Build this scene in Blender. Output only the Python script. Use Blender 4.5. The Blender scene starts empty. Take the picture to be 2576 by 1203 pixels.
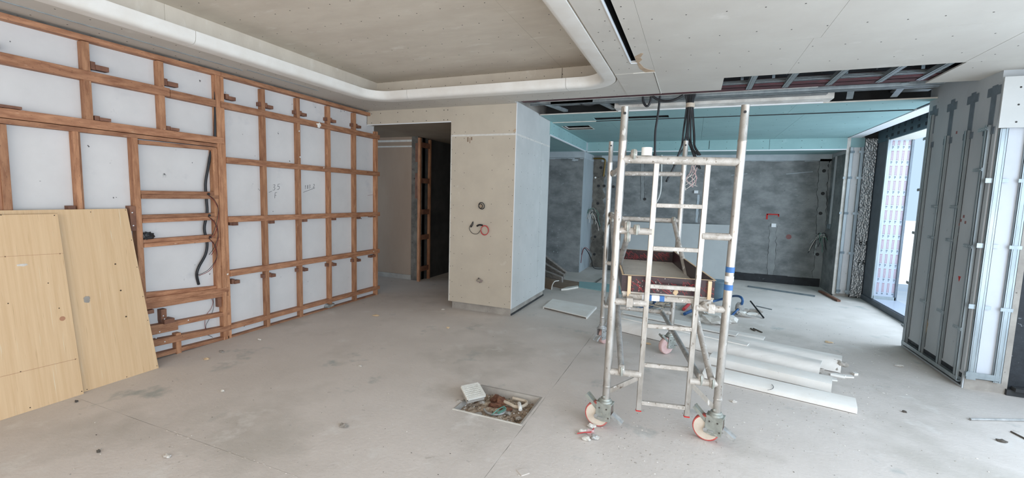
import bpy, bmesh, math, random
from mathutils import Vector, Matrix
random.seed(7)
SC = bpy.context.scene
COL = SC.collection
R = math.radians

# ------------------------------------------------------------------ camera
F_PX, YAW, PITCH, ROLL = 1113.83, 0.38581026, -0.09743094, 0.02979889
CAM_POS = Vector((0.0, 0.0, 1.6))
CAM_ROT = (Matrix.Rotation(YAW, 3, 'Z') @ Matrix.Rotation(PITCH, 3, 'X') @
           Matrix(((1, 0, 0), (0, 0, -1), (0, 1, 0))) @ Matrix.Rotation(ROLL, 3, 'Z'))
cam_data = bpy.data.cameras.new('camera')
cam = bpy.data.objects.new('camera', cam_data)
COL.objects.link(cam)
cam.matrix_world = Matrix.Translation(CAM_POS) @ CAM_ROT.to_4x4()
cam_data.sensor_fit = 'HORIZONTAL'
cam_data.sensor_width = 36.0
cam_data.lens = 36.0 * F_PX / 2576.0
cam_data.clip_start = 0.05
cam_data.clip_end = 300
SC.camera = cam

# ------------------------------------------------------------------ world, daylight, exposure
SKY_COL = (0.58, 0.78, 1.0)
SKY_STRENGTH = 0.92
REAR_W, RIGHT_W, KITCHEN_W = 130.0, 218.0, 165.0
EXPOSURE = 0.20
world = bpy.data.worlds.new('world')
SC.world = world
world.use_nodes = True
bg = world.node_tree.nodes['Background']
bg.inputs[0].default_value = (*SKY_COL, 1)
bg.inputs[1].default_value = SKY_STRENGTH
SC.view_settings.view_transform = 'Standard'
SC.view_settings.look = 'None'
SC.view_settings.exposure = EXPOSURE
SC.view_settings.gamma = 1.0
SC.view_settings.use_curve_mapping = False


def area(name, loc, direction, sx, sy, watts, col):
    ld = bpy.data.lights.new(name, 'AREA')
    ld.shape = 'RECTANGLE'
    ld.size, ld.size_y, ld.energy, ld.color = sx, sy, watts, col
    o = bpy.data.objects.new(name, ld)
    COL.objects.link(o)
    o.location = loc
    o.rotation_euler = Vector(direction).to_track_quat('-Z', 'Y').to_euler()
    return o


# daylight through the glazing behind the camera, along the right side and outside the kitchen window
area('daylight_rear_glazing', (0.2, -3.1, 1.45), (0, 1, -0.30), 5.6, 2.5, REAR_W, (1.0, 0.90, 0.78))
area('daylight_right_glazing', (3.05, 0.6, 1.45), (-1, 0.12, -0.30), 6.4, 2.4, RIGHT_W, (0.69, 0.84, 1.0))
area('daylight_kitchen_window', (4.1, 7.0, 2.0), (-1, 0.10, -0.16), 2.8, 2.8, KITCHEN_W, (0.70, 0.85, 1.0))


# sun on the far side of the building: it only reaches the terrace outside
sd = bpy.data.lights.new('sun', 'SUN')
sd.energy, sd.angle, sd.color = 3.2, R(1), (1.0, 0.96, 0.9)
so = bpy.data.objects.new('sun', sd)
COL.objects.link(so)
so.rotation_euler = Vector((0.55, -0.25, -0.8)).to_track_quat('-Z', 'Y').to_euler()


# ------------------------------------------------------------------ measuring helpers (a sight line met with a real plane)
def ray(px, py):
    return CAM_ROT @ Vector(((px - 1288) / F_PX, -(py - 601.5) / F_PX, -1.0))


def onz(px, py, z=0.0):
    r = ray(px, py)
    return CAM_POS + r * ((z - CAM_POS.z) / r.z)


def onx(px, py, x):
    r = ray(px, py)
    return CAM_POS + r * ((x - CAM_POS.x) / r.x)


def ony(px, py, y):
    r = ray(px, py)
    return CAM_POS + r * ((y - CAM_POS.y) / r.y)


# ------------------------------------------------------------------ materials
def lin(c):
    f = lambda v: v / 12.92 if v <= 0.04045 else ((v + 0.055) / 1.055) ** 2.4
    return tuple(f(x / 255.0) for x in c) + (1.0,)


def mk(name, c1, c2=None, scale=4.0, rough=0.8, metal=0.0, bump=0.0, bscale=40.0, stretch=(1, 1, 1),
       specks=None, vary=0.0, lo=0.35, hi=0.65, patches=None, detail=6.0, voronoi=False):
    m = bpy.data.materials.new(name)
    m.use_nodes = True
    nt = m.node_tree
    n, l = nt.nodes, nt.links
    b = n['Principled BSDF']
    b.inputs['Roughness'].default_value = rough
    b.inputs['Metallic'].default_value = metal
    tc = n.new('ShaderNodeTexCoord')
    mp = n.new('ShaderNodeMapping')
    mp.inputs['Scale'].default_value = stretch
    l.new(tc.outputs['Object'], mp.inputs['Vector'])

    def noise(sc, det=detail):
        t = n.new('ShaderNodeTexNoise')
        t.inputs['Scale'].default_value = sc
        t.inputs['Detail'].default_value = det
        t.inputs['Roughness'].default_value = 0.6
        l.new(mp.outputs[0], t.inputs['Vector'])
        return t.outputs['Fac']

    def ramp(fac, a, z):
        r = n.new('ShaderNodeMapRange')
        r.inputs['From Min'].default_value = a
        r.inputs['From Max'].default_value = z
        l.new(fac, r.inputs['Value'])
        return r.outputs[0]

    def mix(fac, a, z):
        x = n.new('ShaderNodeMix')
        x.data_type = 'RGBA'
        l.new(fac, x.inputs['Factor'])
        for sock, v in ((x.inputs['A'], a), (x.inputs['B'], z)):
            if isinstance(v, tuple):
                sock.default_value = v
            else:
                l.new(v, sock)
        return x.outputs['Result']
    col = lin(c1)
    if c2:
        col = mix(ramp(noise(scale), lo, hi), lin(c1), lin(c2))
    for p in (patches or []):       # (colour, scale, from, to): stains and dried marks with a shape of their own
        col = mix(ramp(noise(p[1], 4.0), p[2], p[3]), col if not isinstance(col, tuple) else col, lin(p[0]))
    for s in (specks or []):        # (colour, scale, from, to)
        col = mix(ramp(noise(s[1], 2.0), s[2], s[3]), col, lin(s[0]))
    if vary:
        oi = n.new('ShaderNodeObjectInfo')
        hs = n.new('ShaderNodeHueSaturation')
        mr = n.new('ShaderNodeMapRange')
        mr.inputs['To Min'].default_value = 1 - vary
        mr.inputs['To Max'].default_value = 1 + vary
        l.new(oi.outputs['Random'], mr.inputs['Value'])
        l.new(mr.outputs[0], hs.inputs['Value'])
        if isinstance(col, tuple):
            hs.inputs['Color'].default_value = col
        else:
            l.new(col, hs.inputs['Color'])
        col = hs.outputs['Color']
    if isinstance(col, tuple):
        b.inputs['Base Color'].default_value = col
    else:
        l.new(col, b.inputs['Base Color'])
    if bump:
        bn = n.new('ShaderNodeBump')
        bn.inputs['Strength'].default_value = bump
        bn.inputs['Distance'].default_value = 0.01
        if voronoi:
            v = n.new('ShaderNodeTexVoronoi')
            v.inputs['Scale'].default_value = bscale
            l.new(mp.outputs[0], v.inputs['Vector'])
            l.new(v.outputs['Distance'], bn.inputs['Height'])
        else:
            l.new(noise(bscale, 5.0), bn.inputs['Height'])
        l.new(bn.outputs[0], b.inputs['Normal'])
    return m


M = dict(
    floor=mk('dusty_screed', (215, 206, 198), (204, 195, 187), 1.3, 0.9, bump=0.28, bscale=34,
             patches=[((172, 173, 168), 2.2, 0.62, 0.72), ((190, 182, 173), 0.9, 0.52, 0.66), ((176, 168, 159), 9, 0.68, 0.76), ((218, 212, 205), 3.1, 0.60, 0.74)],
             specks=[((168, 161, 153), 60, 0.70, 0.75), ((226, 222, 217), 75, 0.70, 0.76)]),
    subfloor=mk('joint_dirt', (168, 158, 146), (140, 130, 120), 20, 0.95),
    whiteboard=mk('white_board_face', (206, 209, 214), (198, 202, 208), 3, 0.7),
    plaster=mk('white_gypsum_plaster', (216, 213, 211), (208, 205, 203), 2.5, 0.75, bump=0.05, bscale=30,
               patches=[((200, 198, 198), 3.3, 0.62, 0.74), ((150, 149, 150), 8.0, 0.70, 0.79)], specks=[((92, 90, 90), 16, 0.745, 0.775)]),
    timber=mk('meranti_timber', (184, 134, 100), (142, 94, 66), 5, 0.65, stretch=(6, 1.2, 6), vary=0.20,
              specks=[((92, 58, 40), 34, 0.66, 0.73), ((205, 178, 150), 9, 0.70, 0.80)]),
    timberv=mk('meranti_timber_upright', (188, 138, 102), (146, 98, 68), 5, 0.65, stretch=(6, 6, 1.0), vary=0.20,
               specks=[((92, 58, 40), 34, 0.66, 0.73), ((205, 178, 150), 9, 0.70, 0.80)]),
    timberdark=mk('dark_hardwood', (138, 96, 74), (104, 68, 52), 8, 0.6, stretch=(3, 1, 1)),
    plywood=mk('birch_plywood', (222, 190, 150), (209, 174, 132), 3.6, 0.6, stretch=(1, 14, 0.4), lo=0.3, hi=0.7,
               specks=[((190, 156, 116), 9, 0.66, 0.76), ((222, 202, 170), 8, 0.66, 0.78)]),
    plyhole=mk('screw_hole_dark', (72, 54, 38)),
    boardcool=mk('plasterboard_cool_lit', (202, 202, 199), (194, 195, 192), 3, 0.85,
                 patches=[((214, 215, 212), 4.5, 0.66, 0.76)]),  # beige board, its colour greyed for the cool daylight on these faces
    boardshaded=mk('plasterboard_corridor_shade', (168, 148, 130), (156, 134, 116), 1.6, 0.85, stretch=(1, 1, .3)),  # plasterboard with the deep corridor's warm shade put into its colour
    board=mk('plasterboard_paper', (198, 187, 170), (190, 179, 163), 3, 0.85, bump=0.02, bscale=60,
             patches=[((206, 198, 184), 4.5, 0.66, 0.76)]),
    boardceil=mk('plasterboard_ceiling', (204, 199, 190), (197, 191, 182), 2.2, 0.85,
                 patches=[((213, 208, 200), 3.8, 0.64, 0.78)]),
    boardtray=mk('plasterboard_tray', (222, 212, 197), (211, 200, 185), 1.8, 0.85, stretch=(1, 2.4, 1),
                 patches=[((231, 224, 212), 2.6, 0.60, 0.74)], specks=[((190, 178, 164), 12, 0.70, 0.8)]),
    boardedge=mk('plasterboard_edge', (222, 218, 209), (206, 201, 191), 12, 0.9),
    paper=mk('torn_paper_core', (196, 172, 146), (170, 146, 122), 14, 0.9),
    screw=mk('black_drywall_screw', (52, 48, 44), rough=0.5, metal=0.3),
    tape=mk('joint_compound', (222, 219, 212), (206, 202, 195), 14, 0.85),
    grg=mk('white_grg_moulding', (236, 233, 227), (228, 223, 215), 5, 0.6, specks=[((206, 200, 192), 30, 0.74, 0.78)]),
    grgdusty=mk('white_grg_moulding_dusty', (240, 236, 230), (222, 217, 210), 3, 0.7, stretch=(1, 4, 1),
                specks=[((190, 182, 172), 18, 0.72, 0.80)]),
    teal=mk('moisture_board', (148, 183, 183), (140, 174, 175), 2, 0.8,
            patches=[((162, 192, 192), 3.2, 0.64, 0.76)], specks=[((110, 142, 146), 24, 0.74, 0.77)]),
    chasegrey=mk('filled_chase_mortar', (150, 153, 152), (132, 135, 135), 7, 0.9, bump=0.3, bscale=30),
    soffitbrown=mk('soffit_brown_board', (150, 138, 122), (138, 126, 112), 2, 0.85),
    concretedirt=mk('dirty_column_concrete', (122, 116, 108), (88, 84, 78), 7, 0.9, bump=0.4, bscale=26, specks=[((60, 56, 52), 18, 0.66, 0.74)]),
    concrete=mk('grey_concrete', (148, 150, 149), (116, 119, 119), 3.6, 0.9, bump=0.5, bscale=11, lo=0.36, hi=0.64, stretch=(1, 1, 1.6), detail=10.0,
                patches=[((98, 102, 103), 1.6, 0.54, 0.72), ((176, 180, 180), 5.2, 0.66, 0.80)],
                specks=[((188, 192, 193), 28, 0.74, 0.77), ((66, 68, 70), 22, 0.73, 0.77)]),
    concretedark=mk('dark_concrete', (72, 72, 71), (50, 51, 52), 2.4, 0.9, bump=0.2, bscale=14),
    concretelight=mk('pale_concrete', (176, 169, 160), (150, 143, 135), 5, 0.9, bump=0.3, bscale=24,
                     specks=[((110, 104, 98), 26, 0.70, 0.76), ((206, 200, 192), 18, 0.70, 0.78)]),
    concretewall=mk('smooth_grey_concrete', (190, 194, 196), (178, 182, 184), 2.2, 0.85, stretch=(1, 1, 0.5), bump=0.08, bscale=18,
                    specks=[((138, 138, 138), 20, 0.72, 0.78)]),
    palepaint=mk('pale_primer', (186, 194, 198), (172, 181, 186), 5, 0.8),
    bluegrey=mk('blue_grey_render', (170, 178, 182), (158, 167, 171), 3, 0.8, stretch=(1, 1, 0.4)),
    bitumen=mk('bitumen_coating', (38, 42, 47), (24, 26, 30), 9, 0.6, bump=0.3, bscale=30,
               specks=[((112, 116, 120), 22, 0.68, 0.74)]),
    unlitdark=mk('unlit_darkness', (34, 36, 38), (22, 23, 25), 4, 0.9),  # near-black colour stands in for the darkness of the unlit passage and recesses
    galv=mk('galvanised_steel', (168, 176, 178), (146, 154, 157), 14, 0.42, 0.55, stretch=(1, 1, 0.2)),
    galvdark=mk('galvanised_track', (128, 140, 146), (104, 116, 122), 10, 0.5, 0.4),
    patch=mk('grey_mastic', (112, 122, 130), (98, 108, 116), 12, 0.7),
    alu=mk('scaffold_aluminium', (198, 194, 188), (166, 160, 152), 22, 0.32, 0.7, stretch=(1, 1, 0.35),
           specks=[((120, 108, 96), 40, 0.66, 0.74), ((238, 236, 232), 26, 0.68, 0.74)]),
    aludirty=mk('scaffold_aluminium_plastered', (200, 193, 185), (172, 164, 154), 16, 0.55, 0.2, bump=0.4, bscale=60,
                specks=[((134, 122, 108), 44, 0.62, 0.70), ((240, 238, 234), 30, 0.64, 0.70)]),
    galvtube=mk('brace_tube', (182, 180, 176), (146, 145, 142), 18, 0.45, 0.25, specks=[((210, 208, 204), 40, 0.66, 0.72)]),
    castersteel=mk('zinc_caster_steel', (172, 174, 166), (142, 145, 137), 22, 0.42, 0.35, specks=[((196, 192, 182), 50, 0.68, 0.74)]),
    casterplain=mk('bare_steel_pedal', (190, 190, 188), (156, 156, 154), 20, 0.4, 0.3),
    wheelred=mk('red_tyre', (200, 76, 70), (196, 120, 112), 20, 0.6),
    wheelpink=mk('dusty_tyre', (214, 186, 180), (200, 160, 154), 16, 0.7),
    wheelhub=mk('cream_hub', (224, 212, 196), (208, 195, 178), 12, 0.6),
    redcap=mk('red_plastic_cap', (196, 44, 40)),
    formply=mk('film_faced_plywood', (64, 36, 40), (44, 28, 34), 12, 0.4, specks=[((226, 220, 214), 62, 0.72, 0.75)]),
    formprint=mk('red_film_print', (150, 44, 48), (108, 36, 42), 16, 0.45),
    deckply=mk('worn_deck_plywood', (214, 207, 197), (198, 190, 180), 4, 0.8, specks=[((120, 112, 102), 20, 0.70, 0.76)]),
    rawply=mk('raw_softwood', (232, 206, 170), (216, 186, 148), 8, 0.7),
    black=mk('black_rubber', (26, 27, 30), (36, 37, 40), 10, 0.5),
    blackbag=mk('black_polythene', (34, 36, 38), (52, 54, 56), 16, 0.4, bump=0.8, bscale=14),
    redwire=mk('red_insulation', (196, 70, 72)),
    darkred=mk('dark_red_insulation', (120, 40, 38)),
    greenwire=mk('green_insulation', (108, 150, 134), (80, 120, 108), 20),
    copper=mk('bare_wire', (214, 206, 196), rough=0.4),
    pinkwire=mk('pink_strands', (206, 172, 170)),
    brass=mk('brass_pipe', (112, 90, 44), rough=0.35, metal=0.6),
    pvc=mk('white_pvc', (238, 236, 230), rough=0.45),
    beigepipe=mk('beige_conduit', (206, 192, 174), (186, 170, 150), 14, 0.6),
    blue=mk('blue_hose', (50, 96, 148), (40, 80, 128), 12, 0.45),
    bluetape=mk('blue_tape', (58, 108, 168), rough=0.5),
    whitetape=mk('white_tape', (236, 238, 240), rough=0.5),
    bucket=mk('grey_blue_bucket', (112, 136, 150), (100, 124, 138), 6, 0.5),
    maroon=mk('red_oxide_steel', (92, 50, 54), (70, 40, 44), 8, 0.7),
    dirtyplaster=mk('rough_white_plaster', (232, 228, 220), (200, 194, 186), 6, 0.9, bump=0.8, bscale=20,
                    specks=[((150, 144, 136), 20, 0.70, 0.78)]),
    foil=mk('aluminium_foil', (206, 208, 208), (168, 168, 168), 22, 0.33, 0.6, bump=1.0, bscale=42, voronoi=True, stretch=(1, 1, .7)),
    film=mk('white_protective_film', (174, 181, 194), rough=0.4),
    filmred=mk('red_film_label', (178, 146, 154)),
    filmgrey=mk('grey_film_mark', (110, 118, 128)),
    cream=mk('cream_soffit', (214, 212, 200)),
    lintel=mk('insulation_board', (96, 120, 130), (84, 108, 118), 4, 0.7),
    ruststain=mk('pale_rust_stain', (170, 158, 140), (150, 132, 108), 12, 0.9),
    ink=mk('black_print', (34, 38, 42)),
    pencil=mk('pencil_line', (92, 90, 92)),
    redmark=mk('red_marking', (190, 48, 44)),
    redstain=mk('red_paint_smudge', (150, 86, 84), (132, 106, 104), 26, 0.9),
    white=mk('white_metal_trim', (236, 238, 240), rough=0.5),
    framegrey=mk('grey_window_frame', (104, 112, 120), (92, 100, 108), 8, 0.5, 0.2),
    ground=mk('pale_terrace', (240, 240, 240), (226, 230, 236), 0.6, 0.9, stretch=(1, 4, 1)),
    cardboard=mk('brown_hardboard', (150, 128, 108), (132, 112, 94), 6, 0.85),
    oldplank=mk('weathered_plank', (150, 144, 138), (112, 106, 100), 7, 0.85, stretch=(1, 6, 6),
                specks=[((50, 46, 44), 18, 0.68, 0.73)]),
    rust=mk('rusty_soil', (134, 92, 68), (92, 58, 44), 24, 0.95, bump=1, bscale=60),
    rubble=mk('rubble_bed', (186, 168, 148), (140, 118, 98), 30, 0.95, bump=1, bscale=70,
              specks=[((214, 208, 200), 60, 0.66, 0.72), ((78, 66, 56), 40, 0.66, 0.72)]),
    chip=mk('plaster_chip', (222, 216, 208), (196, 188, 178), 30, 0.9, vary=0.15),
    chipdark=mk('dark_chip', (96, 90, 82), (70, 64, 58), 30, 0.9, vary=0.2),
    papersack=mk('paper_sack', (226, 222, 214), (202, 198, 190), 7, 0.8, bump=1.0, bscale=10),
    hdf=mk('brown_fibreboard', (176, 128, 98), (160, 112, 84), 6, 0.7),
    greyboard=mk('grey_sheet', (184, 187, 186), (177, 180, 180), 4, 0.7),
    plastic=mk('crumpled_polythene', (188, 192, 190), (96, 98, 94), 14, 0.3, bump=1, bscale=16),
)


# ------------------------------------------------------------------ mesh builder
class MB:
    def __init__(self):
        self.v, self.f = [], []

    def add(self, vs, fs):
        k = len(self.v)
        self.v += [tuple(p) for p in vs]
        self.f += [[i + k for i in f] for f in fs]
        return self

    def box(self, x0, x1, y0, y1, z0, z1):
        vs = [(x, y, z) for x in (x0, x1) for y in (y0, y1) for z in (z0, z1)]
        return self.add(vs, [(0, 1, 3, 2), (4, 6, 7, 5), (0, 4, 5, 1), (2, 3, 7, 6), (0, 2, 6, 4), (1, 5, 7, 3)])

    def hexa(self, q0, q1):     # two opposite quads
        return self.add(list(q0) + list(q1), [(3, 2, 1, 0), (4, 5, 6, 7), (0, 1, 5, 4), (1, 2, 6, 5), (2, 3, 7, 6), (3, 0, 4, 7)])

    def beam(self, a, b, w, h, up=(0, 0, 1)):
        a, b, up = Vector(a), Vector(b), Vector(up)
        d = (b - a).normalized()
        s = d.cross(up)
        if s.length < 1e-4:
            s = d.cross(Vector((1, 0, 0)))
        s.normalize()
        u = s.cross(d)
        c = [(-w / 2, -h / 2), (w / 2, -h / 2), (w / 2, h / 2), (-w / 2, h / 2)]
        return self.hexa([a + s * i + u * j for i, j in c], [b + s * i + u * j for i, j in c])

    def tube(self, pts, r, n=8, caps=True):
        P = [Vector(p) for p in pts]
        rr = r if isinstance(r, (list, tuple)) else [r] * len(P)
        k = len(self.v)
        t0 = (P[1] - P[0]).normalized()
        s = t0.cross(Vector((0, 0, 1)))
        if s.length < 1e-3:
            s = t0.cross(Vector((1, 0, 0)))
        s.normalize()
        for i, p in enumerate(P):
            t = (P[min(i + 1, len(P) - 1)] - P[max(i - 1, 0)]).normalized()
            s = (s - t * s.dot(t)).normalized()
            u = t.cross(s)
            for j in range(n):
                a = 2 * math.pi * j / n
                self.v.append(tuple(p + (s * math.cos(a) + u * math.sin(a)) * rr[i]))
        for i in range(len(P) - 1):
            for j in range(n):
                a, b = k + i * n + j, k + i * n + (j + 1) % n
                self.f.append([a, b, b + n, a + n])
        if caps:
            self.f.append([k + j for j in range(n)][::-1])
            self.f.append([k + (len(P) - 1) * n + j for j in range(n)])
        return self

    def prism(self, poly, a, b):    # poly: 3D ring; extruded by vectors a..b
        a, b = Vector(a), Vector(b)
        n = len(poly)
        P = [Vector(p) for p in poly]
        return self.add([p + a for p in P] + [p + b for p in P],
                        [list(range(n))[::-1], list(range(n, 2 * n))] +
                        [[i, (i + 1) % n, n + (i + 1) % n, n + i] for i in range(n)])

    def blob(self, c, sx, sy, sz, seed=0, rough=0.25, n=2):
        bm = bmesh.new()
        bmesh.ops.create_icosphere(bm, subdivisions=max(n, 1), radius=1)
        rnd = random.Random(seed)
        for v in bm.verts:
            v.co *= 1 + rnd.uniform(-rough, rough)
        bm.verts.index_update()
        self.add([(c[0] + v.co.x * sx, c[1] + v.co.y * sy, c[2] + v.co.z * sz) for v in bm.verts],
                 [[v.index for v in f.verts] for f in bm.faces])
        bm.free()
        return self

    def build(self, name, mat, parent=None, smooth=False, bevel=0.0, label=None, kind=None):
        me = bpy.data.meshes.new(name)
        me.from_pydata(self.v, [], self.f)
        bm = bmesh.new()
        bm.from_mesh(me)
        bmesh.ops.recalc_face_normals(bm, faces=bm.faces)
        if bevel:
            bmesh.ops.bevel(bm, geom=[e for e in bm.edges if len(e.link_faces) == 2 and e.calc_face_angle(0) > 0.6],
                            offset=bevel, segments=1, affect='EDGES')
        bm.to_mesh(me)
        bm.free()
        mats = mat if isinstance(mat, (list, tuple)) else [mat]
        for m in mats:
            me.materials.append(M[m] if isinstance(m, str) else m)
        if smooth:
            me.shade_smooth()
            me.set_sharp_from_angle(angle=R(40))
        o = bpy.data.objects.new(name, me)
        COL.objects.link(o)
        if parent is not None:
            put(o, parent)
        if label:
            o['label'] = label
        if kind:
            o['kind'] = kind
        return o


def chain_loc(p):
    t = Vector((0, 0, 0))
    while p is not None:
        if p.type == 'EMPTY':
            t += p.location
        p = p.parent
    return t


def put(o, parent):
    o.parent = parent
    if parent.type == 'EMPTY':
        o.matrix_parent_inverse = Matrix.Translation(-parent.location)


def thing(name, label, cat, loc=(0, 0, 0), group=None):
    o = bpy.data.objects.new(name, None)
    o.empty_display_size = 0.1
    COL.objects.link(o)
    o.location = loc
    o['label'], o['category'] = label, cat
    if group:
        o['group'] = group
    return o


def tag(o, label, cat, group=None):
    o['label'], o['category'] = label, cat
    if group:
        o['group'] = group
    return o


def struct(o):
    o['kind'] = 'structure'
    return o


def stuff(o):
    o['kind'] = 'stuff'
    return o


def holed(x0, x1, y0, y1, z0, z1, holes=()):
    """slab with rectangular holes"""
    xs = sorted({x0, x1, *[min(max(h[i], x0), x1) for h in holes for i in (0, 1)]})
    ys = sorted({y0, y1, *[min(max(h[i], y0), y1) for h in holes for i in (2, 3)]})
    mb = MB()
    solid = lambda i, j: (0 <= i < len(xs) - 1 and 0 <= j < len(ys) - 1 and
                          not any(h[0] - 1e-6 < (xs[i] + xs[i + 1]) / 2 < h[1] and h[2] < (ys[j] + ys[j + 1]) / 2 < h[3] for h in holes))
    for i in range(len(xs) - 1):
        for j in range(len(ys) - 1):
            if not solid(i, j):
                continue
            a, b, c, d = xs[i], xs[i + 1], ys[j], ys[j + 1]
            for z, fl in ((z0, 1), (z1, 0)):
                mb.add([(a, c, z), (b, c, z), (b, d, z), (a, d, z)], [(0, 3, 2, 1) if fl else (0, 1, 2, 3)])
            if not solid(i - 1, j):
                mb.add([(a, c, z0), (a, d, z0), (a, d, z1), (a, c, z1)], [(0, 1, 2, 3)])
            if not solid(i + 1, j):
                mb.add([(b, c, z0), (b, d, z0), (b, d, z1), (b, c, z1)], [(0, 1, 2, 3)])
            if not solid(i, j - 1):
                mb.add([(a, c, z0), (b, c, z0), (b, c, z1), (a, c, z1)], [(0, 1, 2, 3)])
            if not solid(i, j + 1):
                mb.add([(a, d, z0), (b, d, z0), (b, d, z1), (a, d, z1)], [(0, 1, 2, 3)])
    return mb


def dots(spots, r, axis, parent, name, mat='screw', depth=0.0012):
    """many small fastener heads as one countless part; axis: outward normal"""
    ax = Vector(axis)
    s = ax.orthogonal().normalized()
    u = ax.cross(s)
    mb = MB()
    for p in spots:
        p = Vector(p)
        ring = [p + (s * math.cos(k * math.pi / 3) + u * math.sin(k * math.pi / 3)) * r for k in range(6)]
        mb.prism(ring, ax * -0.002, ax * depth)
    return stuff(mb.build(name, mat, parent))


def ribbon(pts, w, normal, t=0.0015):
    """pen stroke lying on a surface"""
    mb = MB()
    for a, b in zip(pts[:-1], pts[1:]):
        mb.beam(a, b, w, t, normal)
    return mb


GLYPH = {
    '1': [[(.2, .8), (.5, 1), (.5, 0)]], '2': [[(.1, .8), (.4, 1), (.8, .8), (.6, .45), (.1, 0), (.9, 0)]],
    '3': [[(.1, .95), (.6, 1), (.7, .75), (.35, .52), (.8, .35), (.6, 0), (.1, .05)]],
    '5': [[(.9, 1), (.3, 1), (.25, .55), (.7, .6), (.8, .25), (.5, 0), (.1, .1)]],
    '8': [[(.5, .5), (.15, .75), (.5, 1), (.85, .75), (.5, .5), (.1, .22), (.5, 0), (.9, .22), (.5, .5)]],
    '-': [[(.1, .5), (.9, .5)]], '.': [[(.45, .1), (.55, .1)]],
    'F': [[(.15, 0), (.15, 1), (.85, 1)], [(.15, .52), (.7, .52)]],
    'R': [[(.1, 0), (.1, 1), (.65, 1), (.85, .76), (.65, .5), (.1, .5)], [(.5, .5), (.9, 0)]],
    'D': [[(.1, 0), (.1, 1), (.55, 1), (.88, .7), (.88, .3), (.55, 0), (.1, 0)]],
}


def writing(text, origin, right, up, h, w, normal, stroke=0.004, gap=0.3):
    mb = MB()
    o, rt, u = Vector(origin), Vector(right), Vector(up)
    for k, ch in enumerate(text):
        for st in GLYPH.get(ch, []):
            pts = [o + rt * (k * w * (1 + gap) + x * w) + u * (y * h) for x, y in st]
            for a, b in zip(pts[:-1], pts[1:]):
                mb.beam(a, b, stroke, 0.0016, normal)
    return mb


def wiggle(pts, n=6):
    """Catmull-Rom smoothing of a polyline"""
    P = [Vector(p) for p in pts]
    out = []
    for i in range(len(P) - 1):
        p0, p1, p2, p3 = P[max(i - 1, 0)], P[i], P[i + 1], P[min(i + 2, len(P) - 1)]
        for k in range(n):
            t = k / n
            out.append(0.5 * ((2 * p1) + (p2 - p0) * t + (2 * p0 - 5 * p1 + 4 * p2 - p3) * t * t + (3 * p1 - p0 - 3 * p2 + p3) * t ** 3))
    out.append(P[-1])
    return out


# ================================================================== STRUCTURE
ZC = 2.77            # main plasterboard ceiling
XB = -4.47           # front face of the wall battens
XP = -4.535          # white plaster behind them
PIT = (-1.565, -1.02, 2.79, 3.262)

# floor: screed bays with open joints over a dark bed
floor = struct(MB().box(-7.6, 3.3, -3.6, 13.2, -0.25, -0.09).build('floor', 'subfloor'))


def jag(n, a, b, amp, seed):
    rnd = random.Random(seed)
    return [(a + (b - a) * i / n, rnd.uniform(-amp, amp)) for i in range(n + 1)]


YJ, XJ = 1.725, -1.0
top = [(x, YJ - 0.0008 + d) for x, d in jag(60, -7.5, XJ - 0.003, 0.0018, 3)]
MB().prism([(x, y, 0) for x, y in [(-7.5, -3.5), (XJ - 0.003, -3.5)] + top[::-1]], (0, 0, -0.09), (0, 0, 0)).build('screed_bay', 'floor', floor)
bay = holed(-7.5, XJ - 0.0015, YJ + 0.002, 13.0, -0.09, 0.0, [PIT])
bay.build('screed_bay', 'floor', floor)
side = [(XJ + 0.0012 + d, y) for y, d in jag(160, -3.5, 13.0, 0.0022, 5)]
MB().prism([(x, y, 0) for x, y in [(3.25, -3.5), (3.25, 13.0)] + side[::-1]], (0, 0, -0.09), (0, 0, 0)).build('screed_bay', 'floor', floor)
# raised lips along the joint
mb = MB()
rnd = random.Random(11)
for k in range(46):
    x = rnd.uniform(-3.1, -1.5)
    mb.blob((x, YJ + rnd.uniform(-0.009, 0.009), 0.0), rnd.uniform(.004, .014), rnd.uniform(.002, .004), rnd.uniform(.001, .003), k, .3, 1)
stuff(mb.build('joint_crumb', 'floor', floor))

# ceiling: concrete slab, with the boards and framing hung below it as its pieces
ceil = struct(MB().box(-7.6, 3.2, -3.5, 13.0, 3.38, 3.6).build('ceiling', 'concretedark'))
MO_R, MO_L, MO_B = -0.77, -4.03, 4.87      # outer edges of the cove moulding
RAD = 0.40
SLOT = (-0.58, -0.532, -3.4, 4.035)
OPENING = (0.19, 1.945, 4.75, 5.6)
TH = 0.0125


def panel(x0, x1, y0, y1, z, mat, holes=(), g=0.0008, name='ceiling_panel', th=TH):
    return holed(x0 + g, x1 - g, y0 + g, y1 - g, z, z + th, holes).build(name, mat, ceil)


# right-hand field of the ceiling
for (a, b) in ((-3.4, -1.1), (-1.1, 1.3), (1.3, 3.7), (3.7, 4.355)):
    panel(MO_R, -0.405, a, b, ZC, 'boardceil', [SLOT])
panel(MO_R, -0.42, 4.355, 5.235, ZC - 0.003, 'boardceil')
ys = [-3.4, -2.2, -1.0, 0.2, 1.4, 2.6, 3.8]
for k, (a, b) in enumerate(zip(ys[:-1], ys[1:])):
    for (c, d) in (((-0.405, 1.932),) if k % 2 == 0 else ((-0.405, 0.75), (0.75, 1.932))):
        panel(c, d, a, b, ZC, 'boardceil')
panel(-0.405, 0.71, 3.8, 4.75, ZC, 'boardceil')
panel(0.71, 1.932, 3.8, 4.75, ZC, 'boardceil')
panel(-0.405, 0.19, 4.75, 5.245, ZC, 'boardceil')
panel(1.945, 2.47, 4.75, 5.44, ZC, 'boardceil')
for (a, b) in ((-3.4, -1.0), (-1.0, 1.4), (1.4, 3.8), (3.8, 4.75)):
    panel(1.934, 2.44, a, b, ZC, 'boardceil')
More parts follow.
